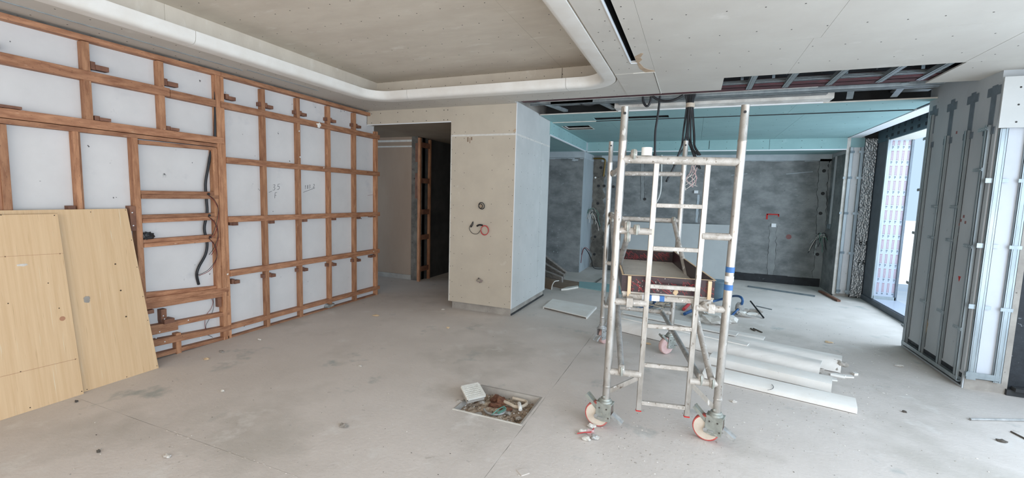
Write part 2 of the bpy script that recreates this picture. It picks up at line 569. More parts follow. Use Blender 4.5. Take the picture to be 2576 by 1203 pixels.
# white edging where the ceiling stops short of the curtain recess, and the recess lid
tr = MB().box(2.445, 2.462, -3.4, 5.09, ZC - 0.004, ZC + 0.10).box(2.462, 2.60, -3.4, 5.09, ZC + 0.03, ZC + 0.045)
tr.build('recess_trim', 'white', ceil)
MB().box(2.60, 3.2, -3.4, 5.09, 2.70, 2.72).build('recess_board', 'white', ceil)
MB().box(2.60, 2.62, -3.4, 5.09, 2.70, 3.38).build('recess_upstand', 'boardedge', ceil)
# soffits behind and to the left of the tray
for (a, b) in ((-4.515, -3.11), (-3.11, -2.15)):
    panel(a, b, MO_B, 5.335, ZC, 'boardceil')
panel(-2.15, MO_R, MO_B, 5.245, ZC, 'boardceil')
for (a, b) in ((-3.4, -0.9), (-0.9, 1.5), (1.5, 3.9), (3.9, MO_B)):
    panel(XP, MO_L, a, b, ZC, 'boardceil')
# the four board corners that follow the rounded moulding
for sx, cx in ((1, MO_R), (-1, MO_L)):
    c = Vector((cx - sx * RAD, MO_B - RAD, ZC))
    arc = [c + Vector((sx * RAD * math.sin(t), RAD * math.cos(t), 0)) for t in [i * math.pi / 24 for i in range(13)]]
    MB().prism([Vector((cx, MO_B, ZC))] + arc, (0, 0, 0), (0, 0, TH)).build('ceiling_panel', 'boardceil', ceil)
# torn board corner at the end of the slot, slot linings, torn paper
MB().box(-0.586, -0.579, -3.4, 4.045, ZC - 0.004, ZC + 0.02).box(-0.586, -0.528, 4.036, 4.05, ZC - 0.004, ZC + 0.02).build('slot_trim', 'white', ceil)
MB().box(SLOT[0] - .01, SLOT[1] + .01, -3.4, 4.06, 2.90, 2.91).box(SLOT[0] - .012, SLOT[0] - .002, -3.4, 4.05, ZC + .013, 2.9).box(SLOT[1] + .002, SLOT[1] + .012, -3.4, 4.05, ZC + .013, 2.9).build('slot_lining', 'unlitdark', ceil)
rag = [(-.526, 3.86), (-.468, 3.79), (-.452, 3.80), (-.486, 3.90), (-.478, 3.96), (-.512, 4.03), (-.53, 4.05)]
rag2 = [(-.53, 4.05), (-.512, 4.03), (-.498, 4.12), (-.488, 4.2), (-.455, 4.27), (-.41, 4.31), (-.405, 4.35), (-.49, 4.355), (-.525, 4.22)]
for rg in (rag, rag2):
    MB().prism([(x, y, ZC) for x, y in rg], (0, 0, -0.002), (0, 0, 0.001)).build('torn_paper', 'paper', ceil)
MB().box(-0.60, -0.41, 4.35, 4.358, ZC - 0.006, ZC + .01).box(-0.414, -0.405, 4.36, 5.235, ZC - 0.006, ZC + .01).build('board_edge', 'boardedge', ceil)
# the thin metal bead along the left soffit
MB().box(-4.275, -4.262, -3.4, 3.2, ZC - 0.005, ZC + .002).box(-4.205, -4.19, 3.2, 4.1, ZC - 0.004, ZC + .002).build('metal_bead', 'galv', ceil)
# screws
sp = []
rnd = random.Random(4)
for y in [0.6 + 0.42 * i for i in range(10)]:
    x = -0.32
    while x < 1.9:
        if not (y > 4.7 and x > 0.15):
            sp.append((x + rnd.uniform(-.015, .015), y + 0.045 * x + rnd.uniform(-.01, .01), ZC))
        x += 0.21
for y in [0.2 + 0.19 * i for i in range(26)]:
    sp.append((-0.615 + rnd.uniform(-.01, .01), y, ZC))
    if y < 3.8:
        sp.append((-0.49 + rnd.uniform(-.01, .01), y, ZC))
    if rnd.random() < .6:
        sp.append((-0.72 + rnd.uniform(-.02, .02), y, ZC))
    sp.append((2.05 + rnd.uniform(-.02, .02), y, ZC))
    sp.append((2.38 + rnd.uniform(-.02, .02), y, ZC))
    sp.append((-4.09 + rnd.uniform(-.01, .01), y, ZC))
    sp.append((-4.40 + rnd.uniform(-.02, .02), y, ZC))
for x in [-4.3 + .19 * i for i in range(19)]:
    sp.append((x, 5.0 + rnd.uniform(-.02, .02), ZC))
    sp.append((x, 5.2 + rnd.uniform(-.02, .02), ZC))
dots(sp, 0.0048, (0, 0, -1), ceil, 'ceiling_screw')

# raised tray: side boards and lid
ZT = 3.07
TX0, TX1, TY1 = -4.09, -0.71, 5.03
MB().box(TX0 - TH, TX0, -3.4, 2.4, ZC + .02, ZT).build('tray_side_panel', 'boardtray', ceil)
MB().box(TX0 - TH, TX0, 2.402, TY1, ZC + .02, ZT).build('tray_side_panel', 'boardtray', ceil)
MB().box(TX0, -1.49, TY1, TY1 + TH, ZC + .02, ZT).build('tray_side_panel', 'boardtray', ceil)
MB().box(-1.484, TX1, TY1, TY1 + TH, ZC + .02, ZT).build('tray_side_panel', 'boardtray', ceil)
MB().box(TX1, TX1 + TH, -3.4, TY1, ZC + .02, ZT).build('tray_side_panel', 'boardtray', ceil)
xs = [TX0, -2.9, -1.49, TX1]
for i in range(3):
    yy = [-3.4, -1.4, 1.0, 3.4, TY1] if i % 2 else [-3.4, -0.2, 2.2, 4.15, TY1]
    for a, b in zip(yy[:-1], yy[1:]):
        panel(xs[i], xs[i + 1], a, b, ZT, 'boardtray', name='tray_panel')
sp = []
for y in [1.4 + .36 * i for i in range(11)]:
    x = TX0 + .1
    while x < TX1:
        sp.append((x + rnd.uniform(-.02, .02), y + rnd.uniform(-.012, .012), ZT))
        x += .2
dots(sp, 0.005, (0, 0, -1), ceil, 'tray_screw')
dots([(x, TY1, 2.98 + rnd.uniform(-.02, .02)) for x in [-3.9 + .22 * i for i in range(15)]], .005, (0, -1, 0), ceil, 'tray_side_screw')

# cove moulding: flat lip, rounded nose, upright face; cast in lengths with visible joints
PROFILE = [(0.0, 0.0), (0.0, 0.012), (0.11, 0.0), (0.133, 0.004), (0.147, 0.014), (0.155, 0.03), (0.158, 0.095), (0.150, 0.098), (0.143, 0.04), (0.128, 0.018), (0.05, 0.02)]
PROFILE = [(0.0, -0.004), (0.105, -0.006), (0.128, -0.001), (0.143, 0.010), (0.152, 0.028), (0.156, 0.05), (0.157, 0.098), (0.147, 0.100), (0.144, 0.05), (0.13, 0.024), (0.105, 0.012), (0.0, 0.012)]


def sweep(path, name, mat, parent):
    """path: list of (point on the outer edge, inward direction)"""
    mb = MB()
    n = len(PROFILE)
    for p, d in path:
        for (w, h) in PROFILE:
            mb.v.append((p[0] + d[0] * w, p[1] + d[1] * w, ZC + h))
    for i in range(len(path) - 1):
        for j in range(n):
            a, b = i * n + j, i * n + (j + 1) % n
            mb.f.append([a, b, b + n, a + n])
    mb.f.append(list(range(n))[::-1])
    mb.f.append([(len(path) - 1) * n + j for j in range(n)])
    return mb.build(name, mat, parent, smooth=True)


cove = struct(MB().box(-3.7, -1.1, 4.96, 4.975, ZC + .02, ZC + .05).build('trim_1', 'boardedge'))
G = 0.0022
for (a, b) in ((-3.3, -0.8), (-0.8, 1.9), (1.9, MO_B - RAD)):
    sweep([((MO_R - .012, a + G), (-1, 0)), ((MO_R - .012, b - G), (-1, 0))], 'moulding_length', 'grg', cove)
    a2, b2 = (a + .6, b + .6) if b < 4 else (a + .6, b)
    if a2 < b2:
        sweep([((MO_L + .004, (-3.3 if a < -3 else a2) + G), (1, 0)), ((MO_L + .004, b2 - G), (1, 0))], 'moulding_length', 'grg', cove)
for (a, b) in ((MO_L + RAD, -3.38), (-3.38, -1.35), (-1.35, MO_R - RAD)):
    sweep([((a + G, MO_B - .004), (0, -1)), ((b - G, MO_B - .004), (0, -1))], 'moulding_length', 'grg', cove)
for sx, cx in ((1, MO_R - .012), (-1, MO_L + .004)):
    pth = []
    for i in range(15):
        t = math.pi / 2 * i / 14
        d = (sx * math.cos(t), math.sin(t))
        rx = RAD - .008
        pth.append(((cx - sx * RAD + sx * RAD * math.cos(t), MO_B - .004 - RAD + RAD * math.sin(t)), (-d[0], -d[1])))
    sweep(pth, 'moulding_corner', 'grg', cove)

# ---- open services strip between the two ceilings: red beam, channels, plaster downstand
MB().box(-2.1, 2.3, 5.27, 5.29, 2.79, 3.1).box(-2.1, 2.3, 5.20, 5.42, 2.79, 2.803).box(-2.1, 2.3, 5.20, 5.42, 3.09, 3.1).build('steel_beam', 'maroon', ceil)
MB().box(-1.9, 1.1, 5.42, 5.50, 2.80, 2.86).build('plaster_strip', 'dirtyplaster', ceil)
mb = MB()
for (a, b) in ((-1.80, 2.15),):
    for y, z in ((5.62, 2.79), (5.70, 2.79)):
        mb.box(a, b, y, y + .035, z, z + .003).box(a, b, y, y + .003, z, z + .04).box(a, b, y + .032, y + .035, z, z + .04)
mb.build('main_channel', 'galv', ceil)
for px in (1893, 1990, 2106, 2238, 2345):
    q = onz(px, 203 - (px - 1893) * .045, 2.79)
    c = MB()
    c.box(q.x - .03, q.x + .03, 4.6, 5.36, 2.784, 2.787).box(q.x - .03, q.x - .027, 4.6, 5.36, 2.784, 2.82).box(q.x + .027, q.x + .03, 4.6, 5.36, 2.784, 2.82).box(q.x - .008, q.x + .008, 4.6, 5.36, 2.781, 2.784)
    c.build('furring_channel', 'galv', ceil)
for y, z, hh in ((4.80, 2.835, .014), (4.90, 2.85, .014), (5.14, 2.797, .010), (5.17, 2.816, .012), (5.20, 2.835, .010)):
    MB().box(-0.4, 2.30, y, y + .022, z, z + .003).box(-0.4, 2.30, y, y + .003, z, z + hh).build('carrier_channel', 'galv', ceil)
for x in (-1.35, -1.1, .35, .62, 1.2, 1.75, 2.12):
    MB().box(x, x + .025, 5.0 if x > 0 else 5.45, 5.003 if x > 0 else 5.453, 2.80, 3.38).build('hanger_strap', 'galvdark', ceil)
for (x0, x1, y0, y1) in ((-1.95, -1.75, 5.55, 6.18), (-1.20, -1.08, 5.8, 6.18), (1.45, 1.55, 5.75, 6.18), (1.85, 1.95, 5.6, 6.18)):
    MB().beam((x0, y0, 2.82), (x1, y1, 2.80), .06, .004).beam((x0 + .03, y0, 2.835), (x1 + .03, y1, 2.815), .004, .03).build('furring_channel', 'galv', ceil)
MB().box(-2.08, -1.25, 5.62, 5.65, 2.795, 2.80).box(-2.08, -1.25, 5.62, 5.625, 2.795, 2.825).build('furring_channel', 'galv', ceil)
MB().box(-1.04, 1.36, 5.98, 6.19, 2.78, 3.38).build('plaster_downstand', 'dirtyplaster', ceil)
MB().box(-0.98, 1.28, 5.90, 5.978, 2.815, 2.86).box(-.9, .6, 5.82, 5.9, 2.85, 2.9).build('plaster_strip', 'concrete', ceil)
MB().box(-1.02, 1.30, 6.165, 6.182, 2.768, 2.782).build('white_batten', 'white', ceil)
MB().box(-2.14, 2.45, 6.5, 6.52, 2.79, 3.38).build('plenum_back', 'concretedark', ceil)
MB().box(-4.6, 3.1, 5.238, 5.25, 2.816, 3.38).build('plenum_dark_sheet', 'bitumen', ceil)  # dark sheet added in place of the shaded depth above the opening
MB().box(-0.4, 2.3, 5.228, 5.237, 2.842, 2.856).build('beam_strip', 'maroon', ceil)
MB().box(-0.4, 1.9, 5.20, 5.24, 2.805, 2.808).build('sheet_strip', 'galvdark', ceil)
MB().box(2.0, 2.34, 5.42, 6.45, 2.90, 2.92).build('grey_sheet', 'concretewall', ceil)

# ---- kitchen ceiling in moisture board
KX0, KX1 = -2.14, 2.36
JY = 6.82
hq = [onz(1412, 317, ZC), onz(1486, 324, ZC), onz(1470, 313, ZC), onz(1425, 323, ZC)]
HATCH = (-2.07, -1.64, 7.16, 7.53)
TSLOT = (-1.45, -0.402, JY - .24, JY - .006)
for (a, b) in ((KX0, -0.55), (-0.55, 1.05), (1.05, KX1)):
    holed(a + .001, b - .001, 6.2, JY - .004, ZC, ZC + TH, [TSLOT]).build('moisture_panel', 'teal', ceil)
    MB().box(a + .001, b - .001, 6.194, 6.2, ZC - .001, ZC + TH + .001).build('board_edge', 'boardedge', ceil)
for (a, b) in ((KX0, -1.25), (-1.25, 0.05), (0.05, 1.25), (1.25, KX1)):
    holed(a + .0012, b - .0012, JY + .004, 9.31, ZC - .012, ZC + .001, [HATCH]).build('moisture_panel', 'teal', ceil)
MB().box(KX0, TSLOT[0], JY - .001, JY + .004, ZC - .013, ZC + .01).build('board_edge', 'boardedge', ceil)
MB().box(TSLOT[0], KX1, JY - .001, JY + .004, ZC - .0115, ZC + .01).build('joint_line', 'bitumen', ceil)
h = HATCH
MB().box(h[0] - .02, h[1] + .02, h[3], h[3] + .02, ZC - .016, ZC + .02).box(h[0] - .02, h[0], h[2], h[3], ZC - .016, ZC + .02).box(h[1], h[1] + .012, h[2], h[3], ZC - .014, ZC + .02).build('hatch_frame', 'boardedge', ceil)
MB().box(h[0] - .1, h[1] + .1, h[2] - .1, h[3] + .1, 2.98, 2.99).build('hatch_lining', 'unlitdark', ceil)
MB().box(TSLOT[0], TSLOT[1], TSLOT[2], TSLOT[3], 2.83, 2.84).box(TSLOT[0], TSLOT[1], TSLOT[3], TSLOT[3] + .01, ZC + .012, 2.84).build('slot_lining', 'unlitdark', ceil)
# dropped perimeter bulkhead: left and back faces, their soffit, white edge beads
ZB = 2.565
for (a, b) in ((6.72, 8.05), (8.052, 9.31)):
    MB().box(KX0 - TH, KX0, a, b, ZB, ZC).build('bulkhead_panel', 'teal', ceil)
for (a, b) in ((KX0, -0.05), (-0.045, 1.2), (1.205, 2.37)):
    MB().box(a, b, 9.31, 9.31 + TH, ZB, ZC).build('bulkhead_panel', 'teal', ceil)
MB().box(KX0 - .10, KX0 + .012, 9.22, 9.325, ZB - .002, ZC - .02).build('corner_patch', 'palepaint', ceil)
MB().box(KX0 - .002, KX0 + .003, 6.72, 9.22, ZB - .006, ZB + .006).box(KX0 - .026, KX0 - .018, 6.72, 9.22, ZB - .010, ZB + .004).build('edge_bead', 'white', ceil)
MB().box(KX0, 2.37, 9.307, 9.312, ZB - .006, ZB + .006).box(KX0, 2.37, 9.328, 9.336, ZB - .010, ZB + .004).build('edge_bead', 'white', ceil)
MB().box(-3.0, KX0 - .014, 6.87, 9.30, ZB + .002, ZB + .014).build('bulkhead_soffit', 'teal', ceil)
MB().box(-2.4, 2.37, 9.325, 10.2, ZB + .002, ZB + .014).build('bulkhead_soffit', 'teal', ceil)
MB().box(.20, .206, 9.304, 9.31, ZB + .03, ZC - .02).build('joint_line', 'ink', ceil)
sp = [(x, 9.31, z) for x in [-1.9 + .3 * i for i in range(14)] for z in (ZB + .04, ZC - .05)]
dots(sp, .006, (0, -1, 0), ceil, 'bulkhead_screw')
dots([(KX0, y, z) for y in [6.9 + .3 * i for i in range(8)] for z in (ZB + .04, ZC - .05)], .007, (1, 0, 0), ceil, 'bulkhead_screw')
sp = []
for y in (6.35, 6.7, 7.2, 7.7, 8.2, 8.7, 9.2):
    for i in range(15):
        sp.append((-2.0 + .3 * i + rnd.uniform(-.03, .03), y + rnd.uniform(-.02, .02), ZC - (.0 if y < JY else .012)))
dots(sp, .006, (0, 0, -1), ceil, 'moisture_screw')
# white edge of the kitchen ceiling by the window
MB().box(2.40, 2.575, 6.5, 9.80, ZC - .006, ZC + .006).box(2.385, 2.40, 6.85, 9.75, ZC - .012, ZC + .012).build('recess_trim', 'white', ceil)
MB().box(2.575, 3.2, 6.4, 10.2, 2.95, 2.97).build('recess_board', 'lintel', ceil)

# ---- left wall
wl = struct(MB().box(-4.75, XP - .0006, -3.4, 5.50, -0.02, 3.38).build('wall_left', 'plaster'))


def mark(text, px, py, h, w, slant=0.0):
    p = onx(px, py, XP + .001)
    return writing(text, p, (0, 1, -slant), (0, .12, 1), h, w, (1, 0, 0), .0034).build('pencil_mark', 'pencil', wl)


mark('35', 685, 479, .065, .045, -.12)
mark('-', 675, 490, .05, .05, -.35)
mark('F', 690, 499, .065, .036, -.05)
mark('183.2', 766, 476, .045, .026, -.16)
ribbon([onx(763, 484, XP + .001), onx(792, 473, XP + .001)], .004, (1, 0, 0)).build('pencil_mark', 'pencil', wl)
ribbon([onx(925, 492, XP + .001), onx(944, 489, XP + .001)], .004, (1, 0, 0)).build('pencil_mark', 'redstain', wl)
MB().box(XP - .001, XP + .022, -3.4, 5.30, 2.747, 2.7695).build('gap_filler', 'concretedirt', wl)
MB().box(XP - .002, XP + .006, 5.40, 5.50, 2.57, 2.70).build('packing_block', 'boardedge', wl)

# ---- header over the corridor mouth and its soffit
wh = struct(MB().box(-4.52, -3.105, 5.336, 5.35, 2.575, ZC).build('wall_header', 'board'))
MB().box(-4.525, -3.105, 5.328, 5.342, 2.566, 2.577).build('edge_bead', 'white', wh)
MB().box(-4.52, -3.105, 5.34, 9.0, 2.578, 2.592).build('soffit_panel', 'soffitbrown', wh)
MB().box(-7.5, -4.52, 5.34, 9.0, 2.602, 2.614).build('soffit_panel', 'soffitbrown', wh)
MB().box(-7.5, -3.105, 5.34, 9.0, 2.75, 2.76).build('soffit_lid', 'concretedark', wh)
dots([(x, 5.336, z) for x in (-4.44, -4.28, -3.98, -3.72, -3.5, -3.22, -3.16) for z in (2.60, 2.73)], .0065, (0, -1, 0), wh, 'header_screw')

# ---- corridor beyond
wc = struct(MB().box(-7.5, -4.735, 6.80, 6.82, 0.08, 2.62).build('wall_corridor', 'boardshaded'))
MB().box(-7.5, -4.735, 6.794, 6.80, 2.42, 2.445).build('joint_tape', 'tape', wc)
MB().box(-7.5, -4.735, 6.794, 6.80, 2.515, 2.55).build('joint_tape', 'tape', wc)
MB().box(-7.5, -4.735, 6.78, 6.82, 0, .085).build('plinth', 'concretelight', wc)
MB().box(-4.735, -4.60, 6.76, 6.98, 0, 2.62).build('wall_end', 'concretedirt', wc)
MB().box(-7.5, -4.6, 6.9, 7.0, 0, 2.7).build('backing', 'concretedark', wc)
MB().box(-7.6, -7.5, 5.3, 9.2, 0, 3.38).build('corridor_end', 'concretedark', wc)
wd = struct(MB().box(-7.5, -2.99, 9.0, 9.1, 0, 3.38).build('wall_passage', 'unlitdark'))
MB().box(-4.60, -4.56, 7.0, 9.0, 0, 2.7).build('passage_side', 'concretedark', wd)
MB().box(-4.2, -3.75, 8.95, 9.0, 0, 2.40).build('doorway_panel', 'unlitdark', wd)
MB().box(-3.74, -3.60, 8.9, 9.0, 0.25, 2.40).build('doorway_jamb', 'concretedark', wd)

# ---- pillar clad in plasterboard
PX0, PX1, PY0, PY1 = -3.105, -2.15, 5.335, 6.76
wp = struct(MB().box(PX0 + .04, PX1 - .025, PY0 + .04, PY1 - .02, 0, 3.38).build('pillar', 'concretelight'))
BZ = 2.385
MB().box(PX0, PX1 - .002, PY0, PY0 + TH, .105, BZ - .012).build('board_panel', 'board', wp)
MB().box(PX0, -3.1 + .01, PY0 - .001, PY0, .105, BZ - .012).build('board_edge', 'boardedge', wp)
MB().box(PX0 + .0, PX1 - .002, PY0, PY0 + TH, BZ + .012, ZC).build('board_panel', 'board', wp)
MB().box(PX0, PX1 - .002, PY0 - .0008, PY0 + .01, BZ - .012, BZ + .012).build('joint_tape', 'tape', wp)
MB().box(PX0, PX0 + TH, PY0 + TH, 9.0, .105, ZC).build('board_panel', 'board', wp)
MB().box(PX1 - TH, PX1, PY0 + .002, 6.36, .10, BZ - .012).build('board_panel', 'boardcool', wp)
MB().box(PX1 - TH, PX1, 6.364, PY1, .10, BZ - .012).build('board_panel', 'boardcool', wp)
MB().box(PX1 - TH, PX1, PY0 + .002, PY1, BZ + .012, 2.79).build('board_panel', 'boardcool', wp)
MB().box(PX1 - TH, PX1 + .0008, PY0 + .002, PY1, BZ - .012, BZ + .012).build('joint_tape', 'tape', wp)
MB().box(PX1 - .008, PX1 + .002, PY0 - .002, PY0 + .004, .10, 2.79).build('corner_bead', 'white', wp)
MB().box(PX1 - .03, PX1 - .012, PY0 + .05, PY1, .0, .022).build('damp_course', 'concretedark', wp)
sp = []
for x in (-3.04, -2.9, -2.48, -2.24):
    for i in range(11):
        sp.append((x + rnd.uniform(-.012, .012), PY0, .15 + .22 * i + rnd.uniform(-.03, .03)))
    for z in (2.43, 2.66):
        sp.append((x + rnd.uniform(-.02, .02), PY0, z))
for i in range(12):
    sp.append((PX0 + .02, PY0, .2 + .2 * i))
    sp.append((PX1 - .03, PY0, .2 + .2 * i))
dots(sp, .0046, (0, -1, 0), wp, 'wall_screw')
sp = []
for y in (5.55, 5.8, 6.05, 6.34, 6.39):
    for i in range(11):
        sp.append((PX1, y + rnd.uniform(-.01, .01), .18 + .22 * i + rnd.uniform(-.03, .03)))
dots(sp, .0045, (1, 0, 0), wp, 'wall_screw')
MB().box(-2.855, -2.835, PY0 - .001, PY0, 2.30, 2.36).box(-2.82, -2.81, PY0 - .001, PY0, 2.28, 2.35).box(-2.80, -2.78, PY0 - .001, PY0, 2.32, 2.36).build('scuff_mark', 'cardboard', wp)
# notch of torn board at the top corner
MB().prism([(-2.20, PY0 - .001, 2.42), (-2.165, PY0 - .001, 2.455), (-2.155, PY0 - .001, 2.44), (-2.16, PY0 - .001, 2.41)], (0, 0, 0), (0, -.002, 0)).build('torn_paper', 'paper', wp)

# ---- kitchen walls
KB = 10.2
wk = struct(MB().box(-3.1, 2.6, KB, KB + .2, -.02, 3.38).build('wall_back', 'concrete'))
MB().box(-2.0, 2.38, KB - .004, KB + .01, 2.44, 2.57).build('primer_band', 'palepaint', wk)
# ragged lower edge of the band
mb = MB()
x = -2.0
while x < 2.3:
    w = rnd.uniform(.05, .2)
    mb.box(x, min(x + w, 2.36), KB - .004, KB + .002, 2.44 - rnd.uniform(.0, .018), 2.445)
    x += w
mb.build('primer_edge', 'palepaint', wk)
mb = MB()
x = .35
while x < 2.36:
    w = rnd.uniform(.1, .3)
    mb.box(x, min(x + w, 2.375), KB - .008, KB + .002, 0, .16 + rnd.uniform(-.005, .005))
    x += w
mb.build('damp_course', 'bitumen', wk)


def bw(px, py, off=.006):
    return ony(px, py, KB - off)


def chase(pts, w, mat, name='filled_chase', off=.004, crack=True):
    """a made-good channel in the wall: ragged edges, dark crack line round it"""
    L, Rr, L2, R2 = [], [], [], []
    for (p, q) in zip(pts[:-1], pts[1:]):
        a, b = bw(*p), bw(*q)
        n = max(4, int((a - b).length / .06))
        for i in range(n + 1):
            c = a.lerp(b, i / n)
            jl, jr = rnd.uniform(-.14, .14) * w, rnd.uniform(-.14, .14) * w
            e1, e2 = rnd.uniform(.001, .010), rnd.uniform(.001, .010)
            L.append((c.x - w / 2 + jl, KB - off, c.z))
            Rr.append((c.x + w / 2 + jr, KB - off, c.z))
            L2.append((c.x - w / 2 + jl - e1, KB - off + .0015, c.z))
            R2.append((c.x + w / 2 + jr + e2, KB - off + .0015, c.z))
    if crack:
        MB().prism(L2 + R2[::-1], (0, 0, 0), (0, .006, 0)).build('crack_line', 'concretedark', wk)
    return MB().prism(L + Rr[::-1], (0, 0, 0), (0, .008, 0)).build(name, mat, wk)


chase([(1945, 568), (1938, 705)], .12, 'chasegrey')
chase([(2075, 400), (2068, 480), (2064, 600), (2055, 700)], .14, 'chasegrey')
chase([(2089, 400), (2085, 560), (2072, 715)], .05, 'concrete', 'render_edge')
chase([(1648, 460), (1643, 560)], .085, 'bluegrey', 'filled_chase')
chase([(1617, 410), (1616, 505)], .075, 'chasegrey')
chase([(1757, 490), (1752, 560)], .05, 'palepaint', 'filled_chase')
chase([(1505, 402), (1502, 672)], .28, 'concretedirt', 'damp_stain', .002, False)
q = bw(1944, 545)
mb = MB()
mb.box(q.x - .105, q.x + .105, KB - .004, KB, q.z + .03, q.z + .055).box(q.x - .115, q.x - .085, KB - .004, KB, q.z - .06, q.z + .05).box(q.x + .09, q.x + .112, KB - .004, KB, q.z, q.z + .05)
mb.build('red_spray_mark', 'redmark', wk)
q = bw(1946, 567)
MB().box(q.x - .04, q.x + .04, KB - .03, KB, q.z - .035, q.z + .035).build('socket_box', 'white', wk)
q = bw(1984, 596)
MB().prism([(q.x + .05 * math.cos(t), KB - .003, q.z + .05 * math.sin(t)) for t in [i * .7 for i in range(9)]], (0, 0, 0), (0, .004, 0)).build('red_smudge', 'redstain', wk)
q = bw(1750, 483)
MB().box(q.x - .03, q.x + .05, KB - .03, KB, q.z - .03, q.z + .03).build('socket_box', 'white', wk)
for (px, py) in ((1512, 422), (1506, 468), (1520, 468), (1543, 470), (1504, 512), (1499, 555), (1497, 596), (1495, 640), (2073, 430), (2070, 487), (2064, 537), (2062, 590), (2056, 640), (1622, 501)):
    q = bw(px, py)
    MB().tube([(q.x, KB - .012, q.z), (q.x, KB + .002, q.z)], .032, 10).build('conduit_mouth', 'black', wk, smooth=True)
for (px, py) in ((1498, 447), (1486, 468)):
    q = bw(px, py)
    MB().tube([(q.x, KB - .012, q.z), (q.x, KB + .002, q.z)], .022, 8).build('dowel_plug', 'pvc', wk)
for (a, b) in (((1880, 437), (1840, 441)), ((2045, 432), (1978, 438)), ((1580, 640), (1572, 655))):
    ribbon([bw(*a, .002), bw(*b, .002)], .010, (0, -1, 0)).build('scrape_mark', 'palepaint', wk)

# left return column in the kitchen
wr = struct(MB().box(-3.1, -2.19, 9.25, 10.2, -.02, 2.57).build('wall_kitchen_left', 'concrete'))
MB().box(-2.19, -2.18, 9.25, 10.2, 0, 2.57).build('painted_return', 'bluegrey', wr)
MB().box(-3.0, -2.19, 9.242, 9.25, 2.435, 2.57).build('primer_band', 'palepaint', wr)
MB().box(-2.19, -2.176, 9.243, 10.2, 2.43, 2.57).build('primer_band', 'palepaint', wr)
mb = MB()
x = -3.0
while x < -2.22:
    w = rnd.uniform(.04, .14)
    mb.box(x, min(x + w, -2.2), 9.242, 9.25, 2.435 - rnd.uniform(.0, .03), 2.44)
    x += w
mb.build('primer_edge', 'palepaint', wr)
q = ony(1446, 403, 9.245)
MB().blob((q.x, 9.246, q.z), .07, .003, .02, 5, .3).build('primer_splash', 'palepaint', wr)
mb = MB()
for k in range(30):
    q = ony(rnd.gauss(1395, 10) if k % 3 else rnd.uniform(1390, 1460), rnd.gauss(620, 22) if k % 3 else rnd.uniform(430, 690), 9.247)
    mb.box(q.x, q.x + rnd.uniform(.003, .012), 9.246, 9.25, q.z, q.z + rnd.uniform(.006, .025))
stuff(mb.build('paint_drip', 'palepaint', wr))
MB().box(-3.02, -2.99, 6.7, 9.25, 0, 2.8).build('recess_side', 'concrete', wr)

# right kitchen wall, window wall with opening, far return
RW = 2.39
wkr = struct(MB().box(RW, 2.62, 9.36, 10.3, -.02, 3.38).build('wall_kitchen_right', 'concretewall'))
MB().box(RW - .002, RW + .004, 9.38, 10.19, 0, 2.5).build('render_coat', 'concrete', wkr)
MB().box(2.58, 3.3, 9.37, 10.3, -.02, 3.38).build('return_core', 'concretedark', wkr)
MB().box(RW - .012, RW + .04, 9.352, 9.372, .03, 2.76).build('white_corner', 'dirtyplaster', wkr)
MB().box(RW + .04, 2.60, 9.358, 9.37, .03, 2.60).build('white_board', 'plaster', wkr)
MB().box(RW + .0, 2.63, 9.356, 9.372, 2.60, 2.76).build('moisture_panel', 'teal', wkr)
MB().box(RW + .0, 2.62, 9.355, 9.40, .0, .05).build('plinth', 'concretelight', wkr)
WX = 2.81
JWY = 8.86
foil = MB().box(2.635, WX - .012, 9.335, 9.365, .01, 2.74).build('foil_panel', 'foil', wkr)
for i, (px, py, t, s) in enumerate(((2166, 452, 'F', -1), (2162, 520, 'F', -1), (2181, 606, 'FR', -1), (2158, 666, 'FR', 1), (2172, 748, 'FR', -1), (2160, 432, 'D', 1))):
    q = ony(px, py, 9.334)
    writing(t, (q.x, 9.333, q.z), (s, 0, 0), (0, 0, s), .075, .05, (0, -1, 0), .012).build('foil_print', 'ink', wkr)
ww = struct(MB().box(WX, 3.12, JWY, 9.36, .0, 2.95).build('wall_window', 'framegrey'))
MB().box(WX, 3.12, 6.3, 8.86, 2.72, 3.38).build('lintel_core', 'concretedark', ww)
MB().box(WX - .012, WX, 6.3, 9.34, 2.66, 2.95).build('lintel_panel', 'lintel', ww)
for k in range(7):
    y = 7.62 + .22 * k
    writing('D', (WX - .0125, y + .05, 2.80), (0, -1, 0), (0, 0, 1), .085, .055, (-1, 0, 0), .010).build('board_print', 'ink', ww)
    mb = MB()
    for j in range(3):
        mb.box(WX - .014, WX - .012, y - .015 + j * .028, y + .0 + j * .028, 2.70, 2.745)
    mb.build('board_print', 'ink', ww)
MB().box(WX, 3.12, 6.3, JWY, 2.655, 2.72).build('opening_soffit', 'cream', ww)
MB().box(WX - .02, 3.12, 6.3, JWY + .5, -.02, .085).build('sill_upstand', 'framegrey', ww)
MB().box(WX, 3.14, 6.3, JWY, .085, .10).build('sill_board', 'film', ww)
MB().box(WX - .02, WX + .01, JWY - .02, JWY + .02, .1, 2.70).build('jamb_bead', 'galv', ww)
MB().box(WX + .012, 3.10, JWY - .012, JWY, .12, 2.655).build('jamb_film', 'film', ww)
MB().box(3.085, 3.115, JWY - .03, JWY, .1, 2.655).build('jamb_edge', 'framegrey', ww)
MB().box(WX + .005, 3.10, JWY - .03, JWY - .005, .09, .15).build('jamb_foot', 'galv', ww)
mb, mg = MB(), MB()
